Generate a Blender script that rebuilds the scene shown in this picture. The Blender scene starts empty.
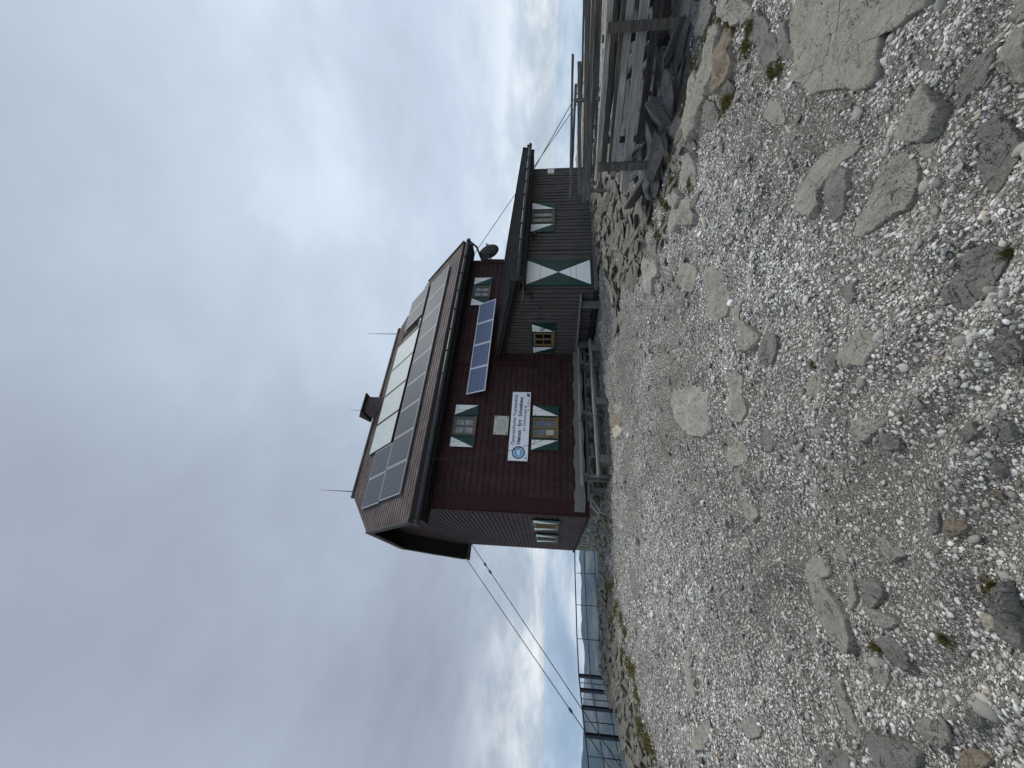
HAZE=0.00003; DETAIL=True
import bpy, math, random
import numpy as np
from mathutils import Vector, Matrix
R=math.radians
rnd=random.Random(7)
scene=bpy.context.scene
COL=scene.collection
EYE=1.6

# ------------------------------------------------------------------ helpers
def link(o,parent=None):
    COL.objects.link(o)
    if parent is not None: o.parent=parent
    return o
def tag(o,label=None,cat=None,group=None,kind=None):
    if label: o['label']=label
    if cat: o['category']=cat
    if group: o['group']=group
    if kind: o['kind']=kind
    return o
def empty(name,loc=(0,0,0),rz=0.,label=None,cat=None,group=None):
    o=bpy.data.objects.new(name,None); o.empty_display_size=.2
    link(o); o.location=loc; o.rotation_euler=(0,0,rz)
    return tag(o,label,cat,group)
class MB:
    def __init__(s): s.v=[];s.f=[];s.m=[];s.sm=[]
    def add(s,vs,fs,mi=0,smooth=False):
        b=len(s.v); s.v+= [tuple(v) for v in vs]
        for f in fs: s.f.append(tuple(i+b for i in f)); s.m.append(mi); s.sm.append(smooth)
    def box(s,x0,x1,y0,y1,z0,z1,mi=0):
        s.add([(x0,y0,z0),(x1,y0,z0),(x1,y1,z0),(x0,y1,z0),(x0,y0,z1),(x1,y0,z1),(x1,y1,z1),(x0,y1,z1)],
              [(0,3,2,1),(4,5,6,7),(0,1,5,4),(1,2,6,5),(2,3,7,6),(3,0,4,7)],mi)
    def prism(s,poly,a,b,ax='x',mi=0):
        n=len(poly)
        def mk(p,c): return (c,p[0],p[1]) if ax=='x' else ((p[0],c,p[1]) if ax=='y' else (p[0],p[1],c))
        s.add([mk(p,a) for p in poly]+[mk(p,b) for p in poly],
              [tuple(range(n))[::-1],tuple(range(n,2*n))]+[(i,(i+1)%n,n+(i+1)%n,n+i) for i in range(n)],mi)
    def tube(s,pts,r,n=8,mi=0,cap=True):
        pts=[Vector(p) for p in pts]
        rs=r if isinstance(r,(list,tuple)) else [r]*len(pts)
        b=len(s.v); k=len(pts)
        up=Vector((0,0,1))
        d0=(pts[-1]-pts[0]).normalized()
        if abs(d0.z)>.9: up=Vector((1,0,0))
        for i,p in enumerate(pts):
            d=(pts[min(i+1,k-1)]-pts[max(i-1,0)]).normalized()
            a=d.cross(up).normalized(); c=a.cross(d)
            for j in range(n):
                t=2*math.pi*j/n
                s.v.append(tuple(p+a*math.cos(t)*rs[i]+c*math.sin(t)*rs[i]))
        for i in range(k-1):
            for j in range(n):
                s.f.append((b+i*n+j,b+i*n+(j+1)%n,b+(i+1)*n+(j+1)%n,b+(i+1)*n+j)); s.m.append(mi); s.sm.append(True)
        if cap:
            s.f.append(tuple(b+j for j in range(n))[::-1]); s.m.append(mi); s.sm.append(False)
            s.f.append(tuple(b+(k-1)*n+j for j in range(n))); s.m.append(mi); s.sm.append(False)
    def plank(s,p0,p1,w,h,seg=6,jit=.006,mi=0,up=(0,0,1)):
        """weathered board from p0 to p1; w across, h along up, slightly uneven"""
        p0=Vector(p0);p1=Vector(p1);d=(p1-p0).normalized();u=Vector(up)
        a=d.cross(u).normalized(); u=a.cross(d).normalized()
        b=len(s.v); bow=rnd.uniform(-jit,jit)*2
        for i in range(seg+1):
            t=i/seg; c=p0.lerp(p1,t)+u*math.sin(t*math.pi)*bow
            for sx,sy in ((-1,-1),(1,-1),(1,1),(-1,1)):
                q=c+a*sx*(w/2+rnd.uniform(-jit,jit))+u*sy*(h/2+rnd.uniform(-jit,jit))
                s.v.append(tuple(q))
        for i in range(seg):
            for j in range(4):
                s.f.append((b+i*4+j,b+i*4+(j+1)%4,b+(i+1)*4+(j+1)%4,b+(i+1)*4+j)); s.m.append(mi); s.sm.append(False)
        s.f.append((b+3,b+2,b+1,b)); s.m.append(mi); s.sm.append(False)
        e=b+seg*4
        s.f.append((e,e+1,e+2,e+3)); s.m.append(mi); s.sm.append(False)
    def build(s,name,mats,parent=None,label=None):
        me=bpy.data.meshes.new(name); me.from_pydata(s.v,[],s.f)
        if not isinstance(mats,(list,tuple)): mats=[mats]
        for m in mats: me.materials.append(m)
        me.polygons.foreach_set('material_index',s.m)
        me.polygons.foreach_set('use_smooth',s.sm)
        me.update()
        o=bpy.data.objects.new(name,me); link(o,parent)
        if label: o['label']=label
        return o

# ------------------------------------------------------------------ materials
class NT:
    def __init__(s,name):
        s.m=bpy.data.materials.new(name); s.m.use_nodes=True
        s.t=s.m.node_tree; s.t.nodes.clear()
        s.out=s.n('ShaderNodeOutputMaterial'); s.b=s.n('ShaderNodeBsdfPrincipled')
        s.l(s.b.outputs[0],s.out.inputs['Surface'])
    def n(s,k,**kw):
        x=s.t.nodes.new(k)
        for a,b in kw.items(): setattr(x,a,b)
        return x
    def l(s,a,b): s.t.links.new(a,b)
    def pos(s,kind='obj',scale=(1,1,1),rot=(0,0,0)):
        if kind=='world': o=s.n('ShaderNodeNewGeometry').outputs['Position']
        else: o=s.n('ShaderNodeTexCoord').outputs['Object']
        mp=s.n('ShaderNodeMapping'); mp.inputs['Scale'].default_value=scale; mp.inputs['Rotation'].default_value=rot
        s.l(o,mp.inputs['Vector']); return mp.outputs[0]
    def noise(s,vec,scale,detail=4,rough=.6,dist=0):
        x=s.n('ShaderNodeTexNoise'); x.inputs['Scale'].default_value=scale; x.inputs['Detail'].default_value=detail
        x.inputs['Roughness'].default_value=rough; x.inputs['Distortion'].default_value=dist
        s.l(vec,x.inputs['Vector']); return x.outputs['Fac']
    def ramp(s,fac,stops,interp='LINEAR'):
        x=s.n('ShaderNodeValToRGB'); e=x.color_ramp; e.interpolation=interp
        while len(e.elements)<len(stops): e.elements.new(.5)
        for el,(p,c) in zip(e.elements,stops):
            el.position=p; el.color=(*c,1) if len(c)==3 else c
        s.l(fac,x.inputs[0]); return x.outputs[0]
    def mix(s,fac,a,b,mode='MIX'):
        x=s.n('ShaderNodeMix',data_type='RGBA',blend_type=mode)
        for i,v in ((0,fac),(6,a),(7,b)):
            if hasattr(v,'is_linked') or hasattr(v,'links'): s.l(v,x.inputs[i])
            elif i==0: x.inputs[0].default_value=v
            else: x.inputs[i].default_value=(*v,1)
        return x.outputs[2]
    def math(s,op,a,b=0.,c=None,clamp=False):
        x=s.n('ShaderNodeMath',operation=op,use_clamp=clamp)
        for i,v in enumerate((a,b,c)):
            if v is None: continue
            if hasattr(v,'links'): s.l(v,x.inputs[i])
            else: x.inputs[i].default_value=v
        return x.outputs[0]
    def bump(s,h,strength=.5,dist=.02,prev=None):
        x=s.n('ShaderNodeBump'); x.inputs['Strength'].default_value=strength; x.inputs['Distance'].default_value=dist
        s.l(h,x.inputs['Height'])
        if prev is not None: s.l(prev,x.inputs['Normal'])
        return x.outputs[0]
    def fin(s,col,rough=.8,normal=None,spec=.3,metal=0.):
        if hasattr(col,'links'): s.l(col,s.b.inputs['Base Color'])
        else: s.b.inputs['Base Color'].default_value=(*col,1)
        if hasattr(rough,'links'): s.l(rough,s.b.inputs['Roughness'])
        else: s.b.inputs['Roughness'].default_value=rough
        s.b.inputs['Specular IOR Level'].default_value=spec; s.b.inputs['Metallic'].default_value=metal
        if normal is not None: s.l(normal,s.b.inputs['Normal'])
        return s.m

def m_shingle(name,dark,light,rowh,width,axis,streak=.35):
    """hand split shingles in courses; axis: which local axes carry the brick pattern"""
    k=NT(name); tc=k.n('ShaderNodeTexCoord'); sp=k.n('ShaderNodeSeparateXYZ'); k.l(tc.outputs['Object'],sp.inputs[0])
    cb=k.n('ShaderNodeCombineXYZ')
    k.l(sp.outputs[axis],cb.inputs[0]); k.l(sp.outputs['Z'],cb.inputs[1])
    br=k.n('ShaderNodeTexBrick'); k.l(cb.outputs[0],br.inputs['Vector'])
    br.inputs['Scale'].default_value=1; br.inputs['Brick Width'].default_value=width; br.inputs['Row Height'].default_value=rowh
    br.inputs['Mortar Size'].default_value=.006; br.inputs['Mortar Smooth'].default_value=.2; br.inputs['Bias'].default_value=0
    br.offset=.37; br.squash=.8; br.squash_frequency=3
    br.inputs['Color1'].default_value=(*dark,1); br.inputs['Color2'].default_value=(*light,1)
    br.inputs['Mortar'].default_value=(dark[0]*.35,dark[1]*.35,dark[2]*.35,1)
    v=k.pos('obj'); n1=k.noise(v,1.3,5,.65); n2=k.noise(k.pos('obj',(9,9,2)),6,4,.7)
    c=k.mix(streak,br.outputs['Color'],k.ramp(n2,[(.3,(dark[0]*.5,dark[1]*.5,dark[2]*.5)),(.7,(light[0]*1.3,light[1]*1.25,light[2]*1.25))]))
    c=k.mix(k.math('MULTIPLY',k.math('SUBTRACT',n1,.42,clamp=True),2.2,clamp=True),c,(light[0]*1.5,light[1]*1.8,light[2]*1.8))
    dr=k.noise(k.pos('obj',(5,5,.5)),1.6,5,.7)
    c=k.mix(k.math('MULTIPLY',k.math('SUBTRACT',dr,.5,clamp=True),3.,clamp=True),c,(dark[0]*.55,dark[1]*.6,dark[2]*.6))
    h=k.math('SUBTRACT',k.math('MULTIPLY',n2,.5),br.outputs['Fac'])
    return k.fin(c,.75,k.bump(h,.6,.012),.25)
def m_wood(name,c0,c1,axis='X',scale=1.,rough=.85,rot=0.):
    k=NT(name); s={'X':(1.,30,30),'Y':(30,1.,30),'Z':(30,30,1.)}[axis]
    v0=k.n('ShaderNodeVectorRotate',rotation_type='Z_AXIS'); k.l(k.n('ShaderNodeTexCoord').outputs['Object'],v0.inputs['Vector']); v0.inputs['Angle'].default_value=rot
    mp=k.n('ShaderNodeMapping'); mp.inputs['Scale'].default_value=s; k.l(v0.outputs[0],mp.inputs[0]); v=mp.outputs[0]; g=k.noise(v,2.4*scale,6,.7,.4); w=k.noise(k.pos('obj'),1.7,3,.6)
    c=k.ramp(g,[(.25,tuple(x*.35 for x in c0)),(.45,c0),(.72,c1)])
    c=k.mix(k.math('MULTIPLY',w,.55),c,tuple(x*.6 for x in c0))
    return k.fin(c,rough,k.bump(g,.5,.01),.25)
def m_plain(name,c,rough=.6,metal=0.,var=.25,scale=6,spec=.4,bump=.1):
    k=NT(name); n=k.noise(k.pos('obj'),scale,5,.65)
    col=k.ramp(n,[(.25,tuple(x*(1-var) for x in c)),(.75,tuple(min(1,x*(1+var)) for x in c))])
    return k.fin(col,rough,k.bump(n,bump,.01),spec,metal)

M={}
M['wall']=m_shingle('brown_wall_shingles',(.031,.0135,.0135),(.052,.023,.0225),.21,.13,'X',.3)
M['wallside']=m_shingle('brown_side_boards',(.040,.021,.0205),(.060,.033,.032),.16,3.1,'Y',.3)
M['roof']=m_shingle('roof_shingles',(.060,.040,.036),(.125,.092,.086),.13,.12,'X',.55)
M['trim']=m_wood('brown_trim_board',(.040,.015,.014),(.062,.024,.021),'Z')
M['dark']=m_wood('dark_timber',(.022,.019,.018),(.045,.040,.038),'X')
M['barge']=m_wood('grey_barge_board',(.075,.068,.064),(.15,.14,.135),'Y')
M['board']=m_wood('grey_annex_boards',(.072,.066,.060),(.205,.195,.18),'Z')
M['boardback']=m_wood('dark_annex_gaps',(.018,.017,.016),(.035,.033,.031),'Z')
M['annexroof']=m_shingle('annex_roof_shingles',(.022,.020,.020),(.045,.041,.040),.04,.14,'X',.5)
M['gutter']=m_plain('dark_gutter',(.040,.042,.046),.5,.3)
M['green']=m_plain('green_shutter_paint',(.004,.040,.031),.5,0,.3,9)
M['white']=m_plain('white_shutter_paint',(.84,.85,.83),.6,0,.10,12)
M['frame']=m_wood('ochre_window_wood',(.22,.155,.065),(.34,.25,.12),'Z')
M['framegrey']=m_wood('grey_window_wood',(.15,.13,.095),(.26,.23,.18),'Z')
M['grayw']=m_wood('weathered_grey_wood',(.26,.25,.23),(.52,.51,.48),'X')
M['benchwood']=m_wood('bench_grey_wood',(.17,.165,.155),(.37,.365,.345),'X')
M['graywd']=m_wood('dark_weathered_wood',(.13,.125,.115),(.30,.29,.275),'X')
M['backrail']=m_wood('far_fence_wood',(.085,.08,.073),(.26,.25,.235),'X',1.,.85,R(-163.8))
M['fencerail']=m_wood('silvered_fence_wood',(.22,.212,.195),(.56,.55,.52),'X',1.,.85,R(-138))
M['fencedark']=m_wood('brown_grey_fence_wood',(.065,.06,.053),(.185,.175,.16),'X',1.,.85,R(-138))
M['post']=m_wood('weathered_post_wood',(.10,.095,.09),(.25,.24,.23),'Z')
M['steel']=m_plain('dark_steel',(.045,.055,.075),.45,.6)
M['wire']=m_plain('cable_steel',(.03,.03,.032),.5,.5)
M['galv']=m_plain('galvanised_metal',(.42,.44,.46),.4,.7)
M['pvframe']=m_plain('panel_aluminium',(.27,.285,.30),.6,.0,.1)
M['whiteframe']=m_plain('pale_panel_frame',(.72,.74,.76),.5,0,.08)
M['dish']=m_plain('dish_grey',(.20,.195,.19),.5,.1)
M['signwhite']=m_plain('sign_white',(.84,.87,.90),.45,0,.05)
M['ink']=m_plain('sign_blue_ink',(.02,.045,.12),.5,0,.1)
M['inkgrey']=m_plain('sign_grey_ink',(.10,.12,.16),.5,0,.1)
M['blue']=m_plain('emblem_blue',(.01,.12,.26),.5,0,.05)
M['lblue']=m_plain('emblem_light_blue',(.16,.42,.68),.5,0,.05)
M['yellow']=m_plain('emblem_yellow',(.75,.55,.05),.5,0,.05)
M['plaque']=m_plain('stone_plaque',(.50,.49,.42),.7,0,.18,14)
M['cream']=m_plain('cream_paper',(.52,.47,.33),.8,0,.1)

def m_glass(name,base):
    k=NT(name); n=k.noise(k.pos('obj'),3.,2,.5)
    return k.fin(k.ramp(n,[(.35,tuple(x*.5 for x in base)),(.65,base)]),.08,k.bump(n,.03,.02),.6)
M['glassdark']=m_glass('dark_window_glass',(.012,.012,.013))
M['glassmid']=m_glass('window_glass_over_blue_blind',(.10,.11,.14))
M['glasslight']=m_glass('window_glass_over_white_curtain',(.30,.32,.32))
def m_cells(name,base,line,nx,ny,along='X',up='Z',rough=.22,bus=True):
    k=NT(name); tc=k.n('ShaderNodeTexCoord'); sp=k.n('ShaderNodeSeparateXYZ'); k.l(tc.outputs['Object'],sp.inputs[0])
    def ln(o,per,w):
        f=k.math('FRACT',k.math('DIVIDE',o,per)); return k.math('LESS_THAN',f,w)
    a=ln(sp.outputs['X'],nx,.05); b=ln(sp.outputs['Y'],ny,.05)
    g=k.math('MAXIMUM',a,b) if bus is True else (a if bus=='x' else b)
    return k.fin(k.mix(g,base,line),rough,None,.04)
M['pv']=m_cells('roof_solar_cells',(.085,.095,.11),(.145,.155,.17),.185,.157,rough=.5,bus='x')
M['pvblue']=m_cells('blue_solar_cells',(.115,.145,.235),(.46,.50,.58),.125,.125,rough=.2)
k=NT('white_collector_glass'); n=k.noise(k.pos('obj',(1,.4,1)),3,5,.7)
M['collector']=k.fin(k.ramp(n,[(.3,(.40,.44,.43)),(.7,(.50,.54,.52))]),.55,None,.08)

# stone, gravel
def m_rock(name,c0,c1,vein=(.5,.5,.48),lichen=.0):
    k=NT(name)
    oi=k.n('ShaderNodeObjectInfo')
    ad=k.n('ShaderNodeVectorMath',operation='ADD'); k.l(k.pos('world'),ad.inputs[0]); 
    sc=k.n('ShaderNodeVectorMath',operation='SCALE'); k.l(oi.outputs['Random'],sc.inputs['Scale']); sc.inputs[0].default_value=(17,9,5); k.l(sc.outputs[0],ad.inputs[1])
    rt=k.n('ShaderNodeVectorRotate',rotation_type='Z_AXIS'); k.l(ad.outputs[0],rt.inputs['Vector']); k.l(k.math('MULTIPLY_ADD',oi.outputs['Random'],1.6,.6),rt.inputs['Angle'])
    mp=k.n('ShaderNodeMapping'); mp.inputs['Scale'].default_value=(3.2,20,6); k.l(rt.outputs[0],mp.inputs[0])
    st=k.noise(mp.outputs[0],3.2,9,.78,.35)      # foliation of the schist
    fine=k.noise(ad.outputs[0],150,4,.7); big=k.noise(ad.outputs[0],7,6,.7)
    c=k.ramp(st,[(.25,tuple(x*.55 for x in c0)),(.45,c0),(.62,c1),(.80,vein)])
    c=k.mix(.55,c,k.ramp(fine,[(.3,tuple(x*.22 for x in c0)),(.72,tuple(x*1.5 for x in c1))]))
    c=k.mix(k.math('MULTIPLY',k.math('SUBTRACT',big,.45,clamp=True),2.4,clamp=True),c,tuple(x*1.12 for x in c1))
    ck=k.noise(ad.outputs[0],5,8,.6,1.2); c=k.mix(k.math('LESS_THAN',k.math('ABSOLUTE',k.math('SUBTRACT',ck,.5)),.006),c,tuple(x*.3 for x in c0))
    sp2=k.noise(ad.outputs[0],38,4,.7); c=k.mix(k.math('MULTIPLY',k.math('GREATER_THAN',sp2,.63),.35),c,tuple(min(.6,x*1.7) for x in c1))
    if lichen: c=k.mix(k.math('MULTIPLY',k.math('GREATER_THAN',k.noise(ad.outputs[0],14,5,.7),.60),lichen),c,(.085,.075,.02))
    h=k.math('ADD',k.math('MULTIPLY',st,1.),k.math('MULTIPLY',fine,.35))
    return k.fin(c,.9,k.bump(h,1.,.02),.2)
ROCKM=[m_rock('grey_schist',(.22,.205,.165),(.45,.425,.36)),
       m_rock('dark_schist',(.135,.13,.112),(.31,.297,.262)),
       m_rock('pale_schist',(.25,.235,.195),(.46,.435,.375)),
       m_rock('brown_schist',(.21,.17,.12),(.34,.29,.22)),
       m_rock('cream_stone',(.45,.40,.30),(.62,.57,.46)),
       m_rock('slate',(.075,.075,.075),(.15,.15,.152),(.22,.22,.22),.5)]
M['rubble']=m_rock('rubble_schist',(.11,.103,.085),(.27,.255,.215),lichen=.55)

def m_ground():
    k=NT('gravel_ground'); p=k.pos('world')
    def vor(scale,feat='F1',r=1.):
        x=k.n('ShaderNodeTexVoronoi',feature=feat); x.inputs['Scale'].default_value=scale; x.inputs['Randomness'].default_value=r
        k.l(p,x.inputs['Vector']); return x
    a=vor(34); b=vor(80); sa=k.n('ShaderNodeSeparateColor'); k.l(a.outputs['Color'],sa.inputs[0]); sb=k.n('ShaderNodeSeparateColor'); k.l(b.outputs['Color'],sb.inputs[0])
    g3=vor(210); s3=k.n('ShaderNodeSeparateColor'); k.l(g3.outputs['Color'],s3.inputs[0])
    soil=k.ramp(k.noise(p,60,6,.75),[(.3,(.040,.034,.026)),(.55,(.105,.093,.075)),(.75,(.24,.22,.185))])
    big=k.noise(p,.55,4,.6)
    stops=[(0,(.10,.095,.085)),(.22,(.23,.222,.20)),(.46,(.39,.38,.345)),(.64,(.60,.585,.54)),(.84,(.80,.78,.73)),(.95,(.88,.865,.82))]
    ca=k.ramp(sa.outputs[0],stops); cb=k.ramp(sb.outputs[0],stops)
    grit=k.ramp(s3.outputs[0],stops); mg=k.math('MULTIPLY',k.math('LESS_THAN',s3.outputs[1],.62),k.math('LESS_THAN',g3.outputs['Distance'],.42)); soil=k.mix(k.math('MULTIPLY',mg,.62),soil,grit)
    ga=k.math('GREATER_THAN',a.outputs['Distance'],k.math('MULTIPLY_ADD',sa.outputs[1],.018,.006))
    ea=k.math('MULTIPLY',a.outputs['Distance'],1.)
    ma=k.math('LESS_THAN',k.math('MULTIPLY',ea,1.),k.math('MULTIPLY_ADD',sa.outputs[1],.35,k.math('MULTIPLY',big,.30)))
    mb=k.math('LESS_THAN',b.outputs['Distance'],k.math('MULTIPLY_ADD',sb.outputs[1],.5,k.math('MULTIPLY',big,.35)))
    pa=k.n('ShaderNodeAttribute',attribute_name='tone'); ps=k.n('ShaderNodeSeparateColor'); k.l(pa.outputs['Color'],ps.inputs[0]); pt=ps.outputs[0]
    cov=k.math('LESS_THAN',sb.outputs[2],k.math('MULTIPLY_ADD',pt,.45,.6)); mb=k.math('MULTIPLY',mb,cov)
    cov=k.math('LESS_THAN',sa.outputs[2],k.math('MULTIPLY_ADD',pt,.8,.25)); ma=k.math('MULTIPLY',ma,cov)
    dull=k.math('MULTIPLY_ADD',pt,-.35,.35)
    cb=k.mix(dull,cb,(.20,.19,.165)); ca=k.mix(dull,ca,(.17,.155,.125))
    c=k.mix(mb,soil,cb); c=k.mix(ma,c,ca)
    wet=k.noise(p,.9,6,.7,.3)
    c=k.mix(k.math('MULTIPLY',k.math('SUBTRACT',wet,.46,clamp=True),4.2,clamp=True),c,k.mix(.62,c,(.075,.068,.055)))
    # soil and turf colour away from the yard (slopes)
    sp=k.n('ShaderNodeSeparateXYZ'); k.l(p,sp.inputs[0])
    far=k.math('MULTIPLY',k.math('SUBTRACT',-.25,sp.outputs['Z']),1.2,clamp=True)
    c=k.mix(far,c,k.ramp(k.noise(p,.8,7,.7),[(.35,(.05,.055,.03)),(.6,(.16,.15,.12)),(.75,(.24,.23,.21))]))
    h=k.math('MULTIPLY',k.math('SUBTRACT',.6,a.outputs['Distance']),ma)
    h2=k.math('MULTIPLY',k.math('SUBTRACT',.6,b.outputs['Distance']),mb)
    nb=k.bump(h,.9,.016); nb=k.bump(h2,.8,.007,nb); nb=k.bump(k.noise(p,60,5,.7),.4,.006,nb)
    return k.fin(c,.92,nb,.2)
M['ground']=m_ground()
def m_pebble():
    k=NT('pebble_stone'); at=k.n('ShaderNodeAttribute',attribute_name='tone')
    p=k.pos('world'); n=k.noise(p,170,4,.75); n2=k.noise(k.pos('world',(30,90,60)),2.,5,.7)
    c=k.mix(.35,at.outputs['Color'],k.mix(1.,at.outputs['Color'],k.ramp(n,[(.3,(.45,.44,.42)),(.7,(1.35,1.35,1.33))]),'MULTIPLY'))
    c=k.mix(.4,c,k.mix(1.,c,k.ramp(n2,[(.35,(.6,.6,.6)),(.65,(1.15,1.15,1.15))]),'MULTIPLY'))
    return k.fin(c,.8,k.bump(n,.35,.003),.3)
M['pebble']=m_pebble()
def m_foundation():
    k=NT('mortared_stone'); p=k.pos('obj',(1,1,1.7)); 
    x=k.n('ShaderNodeTexVoronoi',feature='DISTANCE_TO_EDGE'); x.inputs['Scale'].default_value=2.6; k.l(p,x.inputs['Vector'])
    y=k.n('ShaderNodeTexVoronoi'); y.inputs['Scale'].default_value=2.6; k.l(p,y.inputs['Vector'])
    sc=k.n('ShaderNodeSeparateColor'); k.l(y.outputs['Color'],sc.inputs[0])
    st=k.ramp(sc.outputs[0],[(0,(.07,.065,.055)),(1,(.19,.18,.155))])
    n=k.noise(k.pos('obj'),25,5,.7)
    st=k.mix(.5,st,k.ramp(n,[(.3,(.04,.04,.03)),(.7,(.24,.23,.2))]))
    e=k.ramp(x.outputs['Distance'],[(.04,(1,1,1)),(.11,(0,0,0))])
    c=k.mix(e,st,(.34,.33,.29))
    moss=k.math('GREATER_THAN',k.noise(k.pos('obj'),3,5,.7),.58)
    c=k.mix(k.math('MULTIPLY',moss,.6),c,(.07,.065,.025))
    return k.fin(c,.9,k.bump(k.math('ADD',x.outputs['Distance'],k.math('MULTIPLY',n,.2)),1.,.06),.2)
M['foundation']=m_foundation()
k=NT('moss_tufts'); M['moss']=k.fin(k.ramp(k.noise(k.pos('world'),40,4,.7),[(.3,(.08,.072,.025)),(.55,(.17,.145,.05)),(.75,(.28,.23,.10))]),.9,None,.2)
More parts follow.
